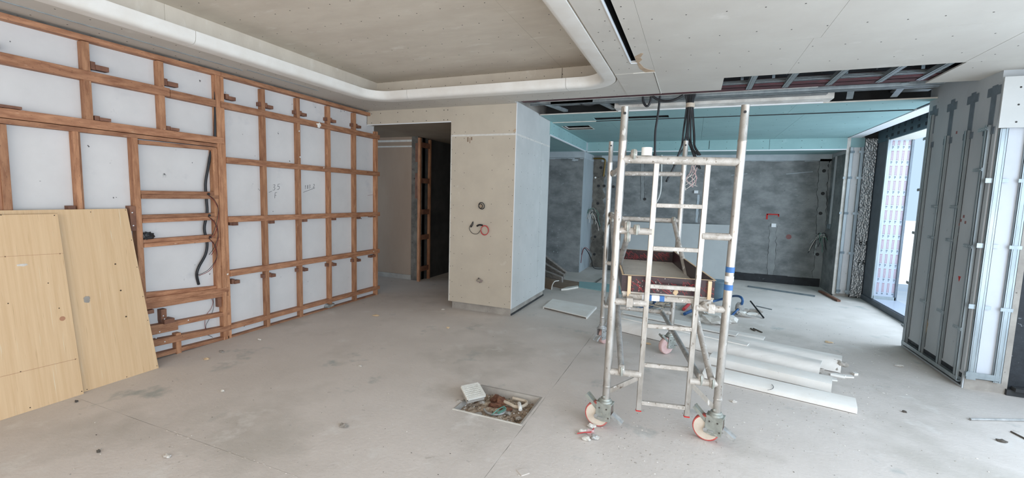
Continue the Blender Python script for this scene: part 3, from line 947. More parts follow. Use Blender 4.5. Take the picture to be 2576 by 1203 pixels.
for r_ in range(11):
    z = .22 + r_ * .235
    for c_ in range(4):
        x = WX + .035 + c_ * .068
        hgt = .15 if z + .15 < 2.64 else 2.64 - z
        yy = JWY - .0135
        for (a, b, c, d) in ((x, x + .028, z, z + .006), (x, x + .028, z + hgt - .006, z + hgt), (x, x + .006, z, z + hgt), (x + .022, x + .028, z, z + hgt)):
            mb.box(a, b, yy, yy + .002, c, d)
        for k in range(6):
            mb.box(x + .010, x + .018, yy, yy + .002, z + .012 + k * hgt / 6.5, z + .012 + (k + .7) * hgt / 6.5)
        mg.box(x, x + .022, yy, yy + .002, z - .035, z - .015)
        mg.box(x + .004, x + .012, yy, yy + .002, z + hgt + .03, z + hgt + .045)
stuff(mb.build('film_label', 'filmred', ww))
stuff(mg.build('film_mark', 'filmgrey', ww))

# right stud wall (concrete core)
SX, SY0, SY1 = 2.335, 5.10, 6.36
wrr = struct(MB().box(SX, 2.63, SY0, SY1, -.02, 3.38).build('wall_right', 'concretewall'))
MB().box(SX - .003, SX + .01, 5.12, 6.30, .02, .13).build('dark_gap', 'bitumen', wrr)
MB().box(SX + .012, 2.632, SY0 - .004, SY0 + .01, .0, 2.30).build('rough_face', 'concretelight', wrr)
MB().box(2.40, 2.54, SY0 - .008, SY0 + .004, .12, 2.30).build('white_board', 'whiteboard', wrr)
MB().box(2.315, 3.2, SY0 - .075, SY0 - .062, 2.285, 2.70).build('board_panel', 'boardcool', wrr)
MB().box(2.64, 3.2, SY0 + .02, SY0 + .06, -.02, 3.38).build('dark_panel', 'bitumen', wrr)
MB().box(2.62, 3.2, SY0 - .03, SY0 + .03, -.02, .05).box(2.66, 3.2, SY0 - .06, SY0, .05, .08).build('dark_sill', 'concretedark', wrr)
dots([(x, SY0 - .075, z) for x in (2.42, 2.6, 2.8) for z in (2.33, 2.47, 2.61)], .008, (0, -1, 0), wrr, 'wall_screw')
MB().box(2.62, 3.2, 5.16, 6.36, -.02, 3.38).build('return_core', 'concretedark', wrr)
q = onx(2413, 702, SX - .001)
MB().prism([(SX - .002, q.y + .02, q.z + .025), (SX - .002, q.y - .02, q.z + .025), (SX - .002, q.y, q.z - .025)], (0, 0, 0), (.002, 0, 0)).build('red_mark', 'redmark', wrr)
for (px, py) in ((2424, 545), (2417, 555), (2428, 560), (2412, 565), (2406, 334)):
    q = onx(px, py, SX - .001)
    MB().box(SX - .0015, SX, q.y - .014, q.y + .01, q.z - .012, q.z + .014).build('red_scribble', 'redstain', wrr)
q = onx(2330, 825, SX)
MB().blob((SX - .0004, q.y, q.z), .0016, .03, .09, 8, .3).build('rust_stain', 'ruststain', wrr)
MB().box(3.13, 3.2, -3.4, 6.3, 2.72, 3.38).build('glazing_head', 'concretedark', wrr)

# outside: pale terrace
terrace = struct(MB().box(3.3, 60, -30, 70, -.3, -.05).build('ground', 'ground'))
MB().box(-12, 3.3, -30, -3.6, -.3, -.05).build('terrace_slab', 'ground', terrace)

# ================================================================== THINGS
# ---- timber batten grid on the left wall
def wl_pt(px, py, x=XB):
    p = onx(px, py, x)
    return p.y, p.z


def rail(parent, y0, y1, zt0, zb0, zt1, zb1, name='batten', x0=XP, x1=XB, mat='timber', seed=None):
    q0 = [(x0, y0, zb0), (x1, y0, zb0), (x1, y0, zt0), (x0, y0, zt0)]
    q1 = [(x0, y1, zb1), (x1, y1, zb1), (x1, y1, zt1), (x0, y1, zt1)]
    return MB().hexa(q0, q1).build(name, mat, parent, bevel=.0015)


def upright(parent, y0, y1, zb, zt, name='upright', x0=XP, x1=XB + .0, mat='timberv', lean=0.0):
    q0 = [(x0, y0, zb), (x1, y0, zb), (x1, y1, zb), (x0, y1, zb)]
    q1 = [(x0, y0 + lean, zt), (x1, y0 + lean, zt), (x1, y1 + lean, zt), (x0, y1 + lean, zt)]
    return MB().hexa(q0, q1).build(name, mat, parent, bevel=.0015)


grid = thing('batten_grid', 'reddish timber batten grid of near square bays on the white wall beside the corridor', 'wall frame', (XB, 4.3, 0))
YG = [3.595, 4.066, 4.552, 5.032, 5.497]
for k, y in enumerate(YG):
    upright(grid, y - .022, y + .022, 0.0, 2.69 if k < 4 else 2.50, x1=XB - .006)
upright(grid, 3.062, 3.105, 0.0, 2.745)
upright(grid, 3.108, 3.15, 0.0, 2.745, x1=XB - .008)
rail(grid, 3.117, 5.365, 2.748, 2.705, 2.745, 2.70, x1=XB + .006)
for (z, h, ya, yb) in ((2.425, .065, 3.11, 5.555), (1.873, .062, 3.15, 5.555), (1.262, .06, 3.15, 5.56), (.69, .062, 3.15, 5.555), (.113, .05, 3.137, 5.56)):
    rail(grid, ya, yb, z + h / 2 + .004, z - h / 2 + .004, z + h / 2 - .004, z - h / 2 - .004, x1=XB + .002)
rail(grid, 3.11, 5.50, .018, 0.0, .018, 0.0, 'sole_plate', x1=XB - .012)
for zc, offs in ((2.52, .02), (1.225, .028), (.60, .03)):
    for y in [3.15] + YG[:-1]:
        w = .10 if zc > 2 else .085
        c = MB().box(XP, XB - .012, y + .02, y + .055, zc - .022 + offs * 0, zc + .028).box(XP, XB - .004, y + .05, y + .022 + w, zc - .026, zc + .01)
        c.build('fixing_block', 'timberdark', grid)
        if zc != 1.225 and y > 3.3:
            MB().box(XP, XB - .014, y - .045, y - .02, zc - .02, zc + .022).build('fixing_block', 'timberdark', grid)
MB().box(XP, XB - .01, 5.36, 5.475, 1.215, 1.235).build('fixing_block', 'timberdark', grid)
MB().box(XP, XB - .01, 5.36, 5.475, .60, .635).build('fixing_block', 'timberdark', grid)
for (px, py) in ((797, 312), (753, 330), (755, 395), (937, 352), (573, 690), (940, 633), (815, 422), (898, 355)):
    y, z = wl_pt(px, py, XB + .004)
    MB().blob((XB + .003, y, z), .003, .010, .010, px, .3, 1).build('mortar_dab', 'chip', grid)
y, z = wl_pt(802, 315, XB + .004)
MB().blob((XB + .006, y, z), .006, .028, .03, 3, .4, 2).build('plaster_dab', 'pvc', grid)

# ---- niche framing nearer the camera
niche = thing('niche_frame', 'reddish timber framing with shelf rails around a tall niche, behind the leaning plywood', 'wall frame', (XB, 2.3, 0))
rail(niche, -1.2, 3.115, 2.742, 2.70, 2.748, 2.706, x1=XB + .006)
rail(niche, -1.2, 1.2, 2.48, 2.40, 2.48, 2.40)
rail(niche, 1.202, 2.64, 2.48, 2.405, 2.478, 2.402)
rail(niche, 2.644, 3.06, 2.468, 2.40, 2.462, 2.395)
rail(niche, -1.2, 3.13, 2.105, 2.035, 2.10, 2.035, x1=XB + .004)
rail(niche, -1.2, 3.10, 2.033, 1.985, 2.030, 2.0, x1=XB - .004)
rail(niche, 2.375, 3.058, 1.985, 1.95, 1.995, 1.965, x1=XB - .01)
for y, zb, zt in ((2.046, 2.10, 2.70), (2.575, 2.10, 2.70)):
    upright(niche, y - .025, y + .023, zb, zt, x1=XB - .004)
upright(niche, 1.528, 1.575, 1.36, 1.99)
upright(niche, 1.935, 1.968, 1.30, 2.0, x1=XB - .006)
upright(niche, 1.968, 1.985, 1.30, 2.0, x1=XB - .02)
upright(niche, 2.325, 2.372, 0.0, 2.0, lean=-.006)
upright(niche, 3.012, 3.058, .54, 1.98, x1=XB - .004)
for zt in (1.548, 1.335, 1.117):
    rail(niche, 2.372, 3.055, zt, zt - .033, zt + .002, zt - .031, 'shelf_rail', x1=XB - .006)
    rail(niche, 2.372, 3.055, zt - .034, zt - .070, zt - .032, zt - .068, 'shelf_rail', x1=XB + .002)
    MB().tube([(XB - .004, 2.955, zt - .02), (XB + .0028, 2.955, zt - .02)], .012, 10).build('cable_hole', 'black', niche)
rail(niche, 2.34, 3.06, .64, .595, .582, .54, x1=XB - .02)
rail(niche, 2.33, 3.125, .593, .545, .555, .508, x1=XB + .004)
rail(niche, 2.33, 3.125, .543, .487, .506, .462, x1=XB - .004)
rail(niche, 2.345, 2.62, .335, .245, .318, .235, x1=XB + .002)
rail(niche, 2.622, 3.13, .318, .272, .296, .257, x1=XB - .002)
rail(niche, 2.345, 3.135, .20, .135, .14, .088, x1=XB + .002)
rail(niche, 2.36, 3.12, .06, .016, .03, .0, 'sole_plate', x1=XB - .008)
upright(niche, 2.60, 2.645, .0, .20, x1=XB - .004)
upright(niche, 2.28, 2.325, 1.20, 1.415, 'fixing_block', mat='timberdark')
MB().box(XP, XB - .006, 2.485, 2.53, .345, .458).box(XP, XB + .03, 2.488, 2.575, .325, .365).build('fixing_block', 'timberdark', niche)
MB().box(XP, XB - .01, 2.375, 2.43, .44, .475).build('fixing_block', 'timberdark', niche)
MB().box(XP, XB - .02, 3.025, 3.06, .36, .46).build('fixing_block', 'timberdark', niche)
for y in (1.46, 2.075, 2.60):
    MB().box(XP, XB - .012, y, y + .03, 2.50, 2.56).box(XP, XB - .004, y + .028, y + .115, 2.502, 2.54).build('fixing_block', 'timberdark', niche)
for y in (2.08, 2.605):
    MB().box(XP, XB - .012, y, y + .035, 2.105, 2.14).box(XP, XB - .004, y + .03, y + .105, 2.105, 2.13).build('fixing_block', 'timberdark', niche)
MB().box(XP, XB, 1.40, 1.66, 2.106, 2.125).build('fixing_block', 'timberdark', niche)
MB().box(XP, XB - .01, 1.88, 1.925, 1.36, 1.42).build('fixing_block', 'timberdark', niche)
rail(niche, 1.0, 1.53, 1.725, 1.70, 1.725, 1.70, x1=XB - .01)
MB().box(XP, XB - .014, .6, 1.53, .6, 1.70).build('fibre_panel', 'hdf', niche)
for (px, py) in ((333, 535), (336, 568), (505, 851), (393, 851), (415, 860), (402, 835), (411, 795), (414, 803), (474, 806)):
    y, z = wl_pt(px, py, XB + .004)
    MB().blob((XB + .003, y, z), .003, .006, .006, px, .2, 1).build('nail_head', 'white', niche)
MB().box(XP + .0005, XP + .004, .9, 1.53, 1.74, 1.98).build('dark_render', 'concretedark', niche)
mb = MB()
for k in range(9):
    mb.blob((XP + .02, 1.42 + rnd.uniform(0, .1), 1.78 + .022 * k), .012, .05, .02, k, .4, 2)
tag(mb.build('plastic_wrap', 'plastic'), 'crumpled clear plastic stuffed in the recess above the brown board on the framed wall', 'plastic')

# black conduit running through the niche, red loops, black bag
pts = [onx(543, 186, XB - .022), onx(542, 250, XB - .022), onx(541, 338, XB - .022), onx(541, 362, XP + .02), onx(531, 382, XP + .025), onx(523, 425, XP + .03), onx(517, 462, XP + .03), onx(519, 500, XP + .03),
       onx(521, 535, XP + .03), onx(514, 575, XP + .03), onx(521, 610, XP + .03), onx(517, 640, XP + .03), onx(500, 672, XP + .025), onx(495, 692, XP + .02), onx(500, 716, XP + .01)]
tag(MB().tube(wiggle(pts), .0125, 10).build('conduit', 'black', smooth=True), 'thick black flexible conduit winding down through the timber niche', 'conduit')


def wire(name, label, cat, pts, r, mat, group=None, n=6):
    return tag(MB().tube(wiggle(pts), r, n).build(name, mat, smooth=True), label, cat, group)


for k, (path, lab) in enumerate((
        ([(523, 490), (538, 505), (549, 527), (549, 560), (540, 590), (528, 596)], 'thin dark red wire looping from the upper shelf rail hole of the niche'),
        ([(525, 546), (540, 562), (549, 590), (545, 620), (531, 642)], 'thin dark red wire looping from the middle shelf rail hole of the niche'),
        ([(526, 600), (540, 620), (545, 650), (528, 680), (500, 694)], 'thin dark red wire curling from the lowest shelf rail hole to the black conduit'))):
    w = thing('wire_loop', lab, 'wire', onx(*path[0], XB))
    P = [onx(px, py, XB + .012 + .01 * (i % 2)) for i, (px, py) in enumerate(path)]
    MB().tube(wiggle(P), .0028, 5).build('red_strand', 'darkred', w, smooth=True)
    MB().tube(wiggle([p + Vector((.004, .014 * math.sin(i * 1.3) - .01, .006)) for i, p in enumerate(P)]), .0026, 5).build('black_strand', 'black', w, smooth=True)
w = thing('wire_loop', 'thin dark wire hanging in the lowest bay of the niche frame near the floor', 'wire', onx(532, 750, XP + .02))
MB().tube(wiggle([onx(px, py, XP + .02) for px, py in ((530, 748), (536, 760), (530, 778), (518, 795), (516, 822), (524, 845))]), .0022, 5).build('red_strand', 'darkred', w, smooth=True)
MB().tube(wiggle([onx(px, py, XP + .022) for px, py in ((536, 748), (537, 775), (528, 800), (518, 820), (522, 840), (535, 849))]), .0022, 5).build('black_strand', 'black', w, smooth=True)
mb = MB()
mb.blob((XB - .02, 2.415, 1.148), .035, .052, .034, 4, .22, 3).blob((XB - .025, 2.39, 1.145), .03, .03, .03, 6, .3, 2)
tag(mb.build('plastic_bag', 'blackbag'), 'crumpled black plastic bag on the lowest shelf rail of the niche', 'bag')


# ---- leaning plywood sheets
def ply(label, b0, b1, t1, t0, th, seed):
    """bottom-far corner order: b0 near, b1 far, t1 far top, t0 near top; front face"""
    root = thing('plywood_sheet', label, 'plywood', b0)
    n = (Vector(b1) - Vector(b0)).cross(Vector(t0) - Vector(b0)).normalized()
    if n.x < 0:
        n = -n
    F = [Vector(p) for p in (b0, b1, t1, t0)]
    MB().hexa([p - n * th for p in F], F).build('sheet', 'plywood', root, bevel=.001)
    rr = random.Random(seed)

    def at(u, v):
        return F[0] * (1 - u) * (1 - v) + F[1] * u * (1 - v) + F[2] * u * v + F[3] * (1 - u) * v
    return root, at, n


B0, B1 = Vector((-4.25, .95, 0)), onz(396, 925)
T1 = onx(319, 525, XB + .012)
BB1 = Vector((B1.x + .02, B1.y, 0))
BB0 = Vector((-4.22, .95, 0))
T0 = T1 + BB0 - BB1
r2, at2, n2 = ply('larger plywood sheet leaning at the back, its right edge beside the timber niche', BB0, BB1, T1, T0, .012, 1)


def holes(root, at, n, uv, r, name='screw_hole', mat='plyhole', st=True):
    s = n.orthogonal().normalized()
    u = n.cross(s)
    mb = MB()
    for (a, b) in uv:
        p = at(a, b)
        mb.prism([p + (s * math.cos(k) + u * math.sin(k)) * r for k in [i * .785 for i in range(8)]], n * -.001, n * .0008)
    o = mb.build(name, mat, root)
    return stuff(o) if st else o


L2 = B1.y - .95


def uv2(px, py):   # position of a point on the back sheet, from its picture height and width
    best = None
    for i in range(0, 121):
        for j in range(0, 121):
            p = at2(i / 120, j / 120) - CAM_POS
            c = CAM_ROT.transposed() @ p
            d = (1288 + F_PX * c.x / -c.z - px) ** 2 + (601.5 - F_PX * c.y / -c.z - py) ** 2
            if best is None or d < best[0]:
                best = (d, i / 120, j / 120)
    return best[1:]


holes(r2, at2, n2, [uv2(*q) for q in ((291, 666), (305, 732), (318, 797))], .0065)
holes(r2, at2, n2, [uv2(*q) for q in ((228, 532), (316, 527), (331, 603), (343, 673), (358, 748), (370, 805), (393, 920), (220, 980), (320, 947))], .0035)
q = at2(*uv2(220, 754))
MB().blob(q + n2 * .001, .0015, .02, .03, 2, .4, 2).build('plaster_smear', 'concretelight', r2)
FB1 = onz(211, 991)
F0, F1 = Vector((-4.135, .60, 0)), Vector((-4.165, FB1.y, 0))
FB1 = Vector((onz(211, 991).x, onz(211, 991).y, 0))
FT1 = onx(145, 538, XB + .075)
r1, at1, n1 = ply('smaller plywood sheet leaning in front of the larger one, ruled with pencil lines', (FB1.x + .02, .60, 0), FB1, FT1, FT1 + Vector((FB1.x + .02, .60, 0)) - FB1, .012, 2)


def uv1(px, py):
    best = None
    for i in range(0, 121):
        for j in range(0, 121):
            p = at1(i / 120, j / 120) - CAM_POS
            c = CAM_ROT.transposed() @ p
            if c.z > -.1:
                continue
            d = (1288 + F_PX * c.x / -c.z - px) ** 2 + (601.5 - F_PX * c.y / -c.z - py) ** 2
            if best is None or d < best[0]:
                best = (d, i / 120, j / 120)
    return best[1:]


for a, b in (((12, 647), (158, 637)), ((0, 948), (195, 904))):
    pa, pb = at1(*uv1(*a)), at1(*uv1(*b))
    d = (pb - pa)
    ribbon([pa - d.normalized() * .5 + n1 * .0006, pb + n1 * .0006], .0018, n1, .0012).build('ruled_line', 'hdf', r1)
holes(r1, at1, n1, [uv1(*q) for q in ((14, 647), (150, 637), (53, 937), (190, 905), (137, 541), (3, 542), (205, 986), (75, 1027), (148, 777), (120, 712), (20, 765))], .004)
q = at1(*uv1(158, 801))
MB().prism([q + (n1.orthogonal().normalized() * math.cos(t) + n1.cross(n1.orthogonal().normalized()) * math.sin(t)) * .017 for t in [i * .52 for i in range(12)]], n1 * -.001, n1 * .0012).build('knot', 'hdf', r1)
q = at1(*uv1(57, 669))
MB().blob(q + n1 * .001, .0015, .028, .008, 2, .4, 2).build('plaster_smear', 'chip', r1)

# ---- wires on the pillar face
PYF = PY0 - .004


def pf(px, py, d=.0):
    return ony(px, py, PYF - d)


t = thing('cable_coil', 'small black cable ring poking from the pillar face, topmost of three', 'cable', pf(1213, 518))
c = pf(1213, 518)
MB().tube([c + Vector((.042 * math.cos(a), -.02 - .01 * math.sin(a), .044 * math.sin(a))) for a in [i * 2 * math.pi / 20 for i in range(21)]], .0055, 6, False).build('outer_loop', 'black', t, smooth=True)
MB().tube([c + Vector((-.01 + .028 * math.cos(a), -.03, -.004 + .030 * math.sin(a))) for a in [i * 2 * math.pi / 20 for i in range(21)]], .005, 6, False).build('inner_loop', 'black', t, smooth=True)
MB().tube([c + Vector((-.01, 0, -.005)), c + Vector((-.01, -.004, -.005))], .026, 12).build('wall_hole', 'paper', t)
t = thing('cable_coil', 'red coiled wire with black leads hanging on the pillar face, middle of three', 'cable', pf(1205, 578))
c = pf(1220, 580)
for k in range(3):
    MB().tube([c + Vector((.056 * math.cos(a) + .004 * k, -.014 - .006 * k, .062 * math.sin(a) + .003 * k)) for a in [i * 2 * math.pi / 22 for i in range(23)]], .0045, 6, False).build('red_ring', 'redwire', t, smooth=True)
MB().tube(wiggle([pf(1208, 580, .02), pf(1203, 587, .02), pf(1196, 589, .02), pf(1187, 586, .02), pf(1181, 577, .02), pf(1182, 570, .02), pf(1187, 563, .015)]), .0035, 6).build('black_lead', 'black', t, smooth=True)
MB().tube(wiggle([pf(1184, 572, .02), pf(1187, 563, .02), pf(1190, 558, .018), pf(1189, 566, .018), pf(1185, 572, .015)]), .005, 6).build('black_lead', 'black', t, smooth=True)
MB().tube(wiggle([pf(1200, 569, .01), pf(1206, 566, .02), pf(1214, 567, .02)]), .012, 6).build('tape_wrap', 'black', t, smooth=True)
t = thing('cable_coil', 'small beige wire tangle at the foot of the pillar face, lowest of three', 'cable', pf(1208, 706))
c = pf(1208, 706)
for k in range(4):
    MB().tube([c + Vector((.034 * math.cos(a) + .01 * math.sin(3 * a + k), -.012 - .006 * k, .022 * math.sin(a) + .008 * math.cos(2 * a + k))) for a in [i * 2 * math.pi / 18 for i in range(19)]], .0035, 5, False).build('wire_turn', ['beigepipe', 'oldplank', 'pinkwire', 'oldplank'][k], t, smooth=True)
MB().tube([c + Vector((-.02, 0, .02)), c + Vector((-.02, -.012, .03))], .01, 6).build('dark_end', 'black', t)

# ---- timber stud pair in the corridor
t = thing('door_stud_frame', 'narrow pair of reddish timber studs with cross blocks standing in the dark corridor', 'door frame', (-4.5, 6.72, 0))
q0, q1 = ony(1059, 705, 6.72), ony(1072, 705, 6.95)
upright(t, 6.70, 6.74, 0, 2.57, 'stud', x0=-4.565, x1=-4.515)
upright(t, 7.02, 7.06, 0, 2.57, 'stud', x0=-4.565, x1=-4.515)
for z in (2.45, 1.82, 1.26, .80, .22):
    MB().box(-4.55, -4.52, 6.73, 7.06, z - .045, z + .045).build('cross_block', 'timberdark', t)
MB().box(-4.64, -4.56, 6.735, 6.76, 1.5, 1.95).build('packing_strip', 'timberdark', t)
MB().box(-4.64, -4.56, 6.735, 6.76, 2.15, 2.48).build('packing_strip', 'timberdark', t)

# ---- metal stud framing on the right
def stud(parent, y, z0, z1, x=SX, w=.05, d=.028):
    mb = MB().box(x - d, x - d + .003, y - w / 2, y + w / 2, z0, z1).box(x - d, x, y - w / 2, y - w / 2 + .003, z0, z1).box(x - d, x, y + w / 2 - .003, y + w / 2, z0, z1)
    mb.box(x - d - .003, x - d, y - .006, y + .006, z0, z1)
    return mb.build('metal_stud', 'galv', parent)


def clip(parent, a, b, w=.03, up=(0, 0, 1)):
    mb = MB().beam(a, b, .004, w, up)
    a, b = Vector(a), Vector(b)
    for k in range(5):
        p = a.lerp(b, (k + .5) / 5)
        mb.beam(p + Vector((-.003, 0, -.004)), p + Vector((-.003, 0, .004)), .002, .008)
    return mb.build('stud_clip', 'galv', parent)


t = thing('stud_wall_frame', 'galvanised stud frame of four uprights fixed on the long grey face of the right wall', 'stud frame', (SX, 5.7, 0))
SY = (5.185, 5.50, 5.86, 6.23)
for y in SY:
    stud(t, y, .06, 2.33 if y < 6 else 2.60, w=.045)
    MB().box(SX - .004, SX, y - .036, y + .036, 2.28 if y < 6.1 else 2.4, 2.70 - .03 * (6.3 - y)).box(SX - .005, SX, y - .085, y + .095, 2.58, 2.655).box(SX - .006, SX, y - .07, y + .09, 2.25, 2.31).build('mastic_patch', 'patch', t)
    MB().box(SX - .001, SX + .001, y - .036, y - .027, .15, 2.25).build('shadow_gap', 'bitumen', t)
MB().box(SX - .036, SX - .004, 5.12, 6.27, .05, .053).box(SX - .036, SX - .033, 5.12, 6.27, .05, .09).box(SX - .007, SX - .004, 5.12, 6.27, .05, .09).build('floor_track', 'galv', t)
for y, zs in zip(SY, ((.52, 1.27, 1.95, 2.3), (.60, 1.30, 1.62), (.62, 1.30, 1.62), (.25, .75, 1.32, 1.80, 2.36))):
    for z in zs:
        e = -1 if y > 6 else 1
        clip(t, (SX - .032, y - .03 * e, z), (SX - .03, y + .11 * (e if y < 6 else 1), z) if y < 6 else (SX - .02, y + .13, z))
t = thing('stud_wall_frame', 'galvanised two-upright stud frame over the white board on the end of the right wall', 'stud frame', (2.45, SY0, 0))
FYF = SY0 - .010
for x in (2.372, 2.545):
    MB().box(x - .028, x + .028, FYF - .028, FYF - .025, .10, 2.285).box(x - .028, x - .025, FYF - .028, FYF, .10, 2.285).box(x + .025, x + .028, FYF - .028, FYF, .10, 2.285).box(x - .016, x - .012, FYF - .031, FYF - .027, .1, 2.285).box(x + .012, x + .016, FYF - .031, FYF - .027, .1, 2.285).build('metal_stud', 'galv', t)
MB().box(2.36, 2.56, FYF - .030, FYF - .027, .11, .165).box(2.36, 2.56, FYF - .030, FYF, .11, .113).box(2.36, 2.56, FYF - .033, FYF - .03, .13, .14).build('floor_track', 'galv', t)
MB().box(2.335, 2.40, FYF - .036, FYF - .030, .10, .17).build('track_end', 'galv', t)
MB().box(2.325, 2.345, FYF - .05, FYF - .02, .13, .165).build('track_end', 'galv', t)
for z in (.75, 1.29, 1.85):
    MB().box(2.30, 2.35, FYF - .014, FYF - .010, z - .02, z + .02).box(2.39, 2.445, FYF - .02, FYF - .016, z - .015, z + .015).build('stud_clip', 'galv', t)
    MB().box(2.50, 2.58, FYF - .036, FYF - .03, z - .015, z + .015).build('stud_clip', 'galv', t)
t = thing('stud_wall_frame', 'slim galvanised stud frame on the far narrow column beside the silver foil', 'stud frame', (2.5, 9.35, 0))
for x in (2.45, 2.60):
    MB().box(x - .025, x + .025, 9.325, 9.328, .05, 2.60).box(x - .025, x - .022, 9.325, 9.355, .05, 2.60).box(x + .022, x + .025, 9.325, 9.355, .05, 2.60).build('metal_stud', 'galv', t)
for z in (.10, .78, 1.47, 2.08, 2.52):
    MB().box(2.43, 2.49, 9.318, 9.324, z - .02, z + .02).build('stud_clip', 'galvdark', t)
    MB().box(2.55, 2.63, 9.316, 9.324, z - .02, z + .02).build('stud_clip', 'galv', t)
for z in (1.47, 2.08):
    MB().box(2.365, 2.40, 9.34, 9.35, z - .02, z + .02).build('stud_clip', 'galv', t)
# wire bunches, pipe and conduit at the back of the kitchen
def bunch(label, base, spread, seed, n=14, length=.3):
    root = thing('wire_bunch', label, 'wires', base)
    rr = random.Random(seed)
    for k in range(n):
        p = Vector(base) + Vector((rr.uniform(-.02, .02), 0, rr.uniform(-.06, .06)))
        pts = [p]
        d = Vector((rr.uniform(-.6, 1) * spread, -rr.uniform(.1, .5), rr.uniform(-.4, .5)))
        for j in range(4):
            pts.append(pts[-1] + d * length / 4 + Vector((rr.uniform(-.03, .03), rr.uniform(-.02, .02), rr.uniform(-.03, .03))))
            d.z -= .55
        MB().tube(wiggle(pts, 3), .006, 5).build('wire_end', ['copper', 'plastic', 'concretelight', 'black', 'greenwire'][rr.randrange(5)], root, smooth=True)
    MB().blob(base, .05, .03, .05, seed, .3, 2).build('wire_knot', 'plastic', root)
    return root


bunch('tangled white and black wire bunch on the pale return of the left kitchen wall', (-2.115, 9.85, 1.30), .8, 2)
bunch('tangled wire bunch beside the grooved corner at the right end of the back wall', (2.30, 10.05, 1.02), -.8, 3)
t = thing('conduit_row', 'row of short grey conduit ends above the right wire bunch', 'conduit', (2.38, 9.95, 1.16))
for k in range(4):
    MB().tube([(2.375, 9.86 + .055 * k, 1.16), (2.375, 9.86 + .055 * k, 1.25)], .016, 8).build('conduit_end', 'galvdark', t, smooth=True)
t = thing('pipe_run', 'thin grey vertical conduit pair on the dark right kitchen return', 'conduit', (2.38, 9.9, 1.2))
for k in range(2):
    MB().tube([(2.383, 9.90 + .06 * k, 1.25), (2.383, 9.90 + .06 * k, 2.5)], .012, 8).build('conduit_length', 'concretewall', t, smooth=True)
tag(MB().tube(wiggle([ony(1493, 399, 10.0), ony(1514, 399, 10.02), ony(1521, 402, 10.02), ony(1522, 410, 10.03), ony(1518, 444, 10.05)], 5), .02, 8).build('brass_pipe', 'brass', smooth=True), 'bent brass pipe at the top left of the back kitchen wall', 'pipe')
wire('drop_wire', 'thin white cable curving down the back kitchen wall behind the ladder', 'cable', [ony(1665, 385, 10.14), ony(1664, 440, 10.1), ony(1662, 480, 10.08), ony(1656, 500, 10.08), ony(1650, 512, 10.12)], .016, 'pvc')
w = thing('cable_tail', 'red and dark cable tail on the floor corner of the left kitchen return', 'cable', (-2.17, 9.5, .3))
MB().tube(wiggle([(-2.165, 9.35, .38), (-2.12, 9.35, .52), (-2.05, 9.4, .45), (-2.0, 9.6, .25), (-1.97, 9.8, .04), (-1.7, 9.98, .015), (-1.2, 10.05, .015)]), .009, 6).build('dark_sheath', 'black', w, smooth=True)
MB().tube(wiggle([(-2.17, 9.34, .2), (-2.15, 9.33, .42), (-2.10, 9.35, .54), (-2.02, 9.42, .47)]), .006, 6).build('red_core', 'darkred', w, smooth=True)

# grey sheet leaning against the back wall
g0, g1 = onz(1540, 705), onz(1846, 716)
g1 = Vector((.80, 9.72, 0))
g0 = Vector((-1.47, 9.72, 0))
MBs = MB().hexa([(g0.x, g0.y, 0), (g1.x, g1.y, 0), (g1.x, g1.y + .3, 1.14), (g0.x, g0.y + .3, 1.10)], [(g0.x, g0.y + .014, 0), (g1.x, g1.y + .014, 0), (g1.x, g1.y + .314, 1.14), (g0.x, g0.y + .314, 1.10)])
tag(MBs.build('grey_board', 'greyboard', bevel=.002), 'wide plain grey board leaning on the back kitchen wall behind the scaffold', 'board')
tag(MB().box(-1.545, -1.495, 9.86, 9.90, 0, 1.18).build('dark_batten', 'bitumen'), 'dark upright batten beside the left edge of the leaning grey board', 'batten')

# ---- mobile aluminium scaffold tower
LEGB = dict(FL=Vector((-.482, 3.010, 0)), FR=Vector((.226, 3.136, 0)), BL=Vector((-.846, 4.785, 0)), BR=Vector((-.138, 4.838, 0)))
LEGT = dict(FL=Vector((-.454, 3.015, 2.2)), FR=Vector((.258, 3.134, 2.2)), BL=Vector((-.846, 4.785, 2.2)), BR=Vector((-.112, 4.839, 2.2)))


def lg(k, z):
    return LEGB[k].lerp(Vector((LEGT[k].x, LEGT[k].y, 2.2)), z / 2.2)


tower = thing('scaffold_tower', 'aluminium mobile scaffold tower on castors with a built-in ladder, splashed with plaster', 'scaffold', (-.31, 3.94, 0))
for k in ('FL', 'FR', 'BL', 'BR'):
    post = MB().tube([lg(k, .17), lg(k, 1.98)], .0262, 16).build('upright_post', 'alu', tower, smooth=True)
    MB().tube([lg(k, 1.975), lg(k, 1.985), lg(k, 1.992), lg(k, 2.2)], [.0275, .0275, .0245, .0245], 16).build('spigot', 'alu', post, smooth=True)
    MB().tube([lg(k, .295), lg(k, .30), lg(k, .31)], [.0268, .029, .0268], 14).build('weld_ring', 'alu', post, smooth=True)
    d = (CAM_POS - lg(k, 2.15))
    d.z = 0
    d = d.normalized()
    MB().tube([lg(k, 2.155) + d * .018, lg(k, 2.155) + d * .0256], .009, 10).build('pin_hole', 'black', post)
    MB().tube([lg(k, .235) + d * .02 + Vector((-.012, 0, 0)), lg(k, .235) + d * .033 + Vector((-.012, 0, 0))], .008, 8).build('locking_pin', 'castersteel', post)


def tube(a, b, r, name, mat='alu', parent=tower):
    return MB().tube([a, b], r, 12).build(name, mat, parent, smooth=True)


UF = (LEGB['FR'] - LEGB['FL']).normalized()
VF = Vector((-UF.y, UF.x, 0))
WF = (LEGB['FR'] - LEGB['FL']).length
LU = (.222, .535)         # ladder stiles


def fr(u, z, off=0.0):
    return lg('FL', z) + UF * u + VF * off


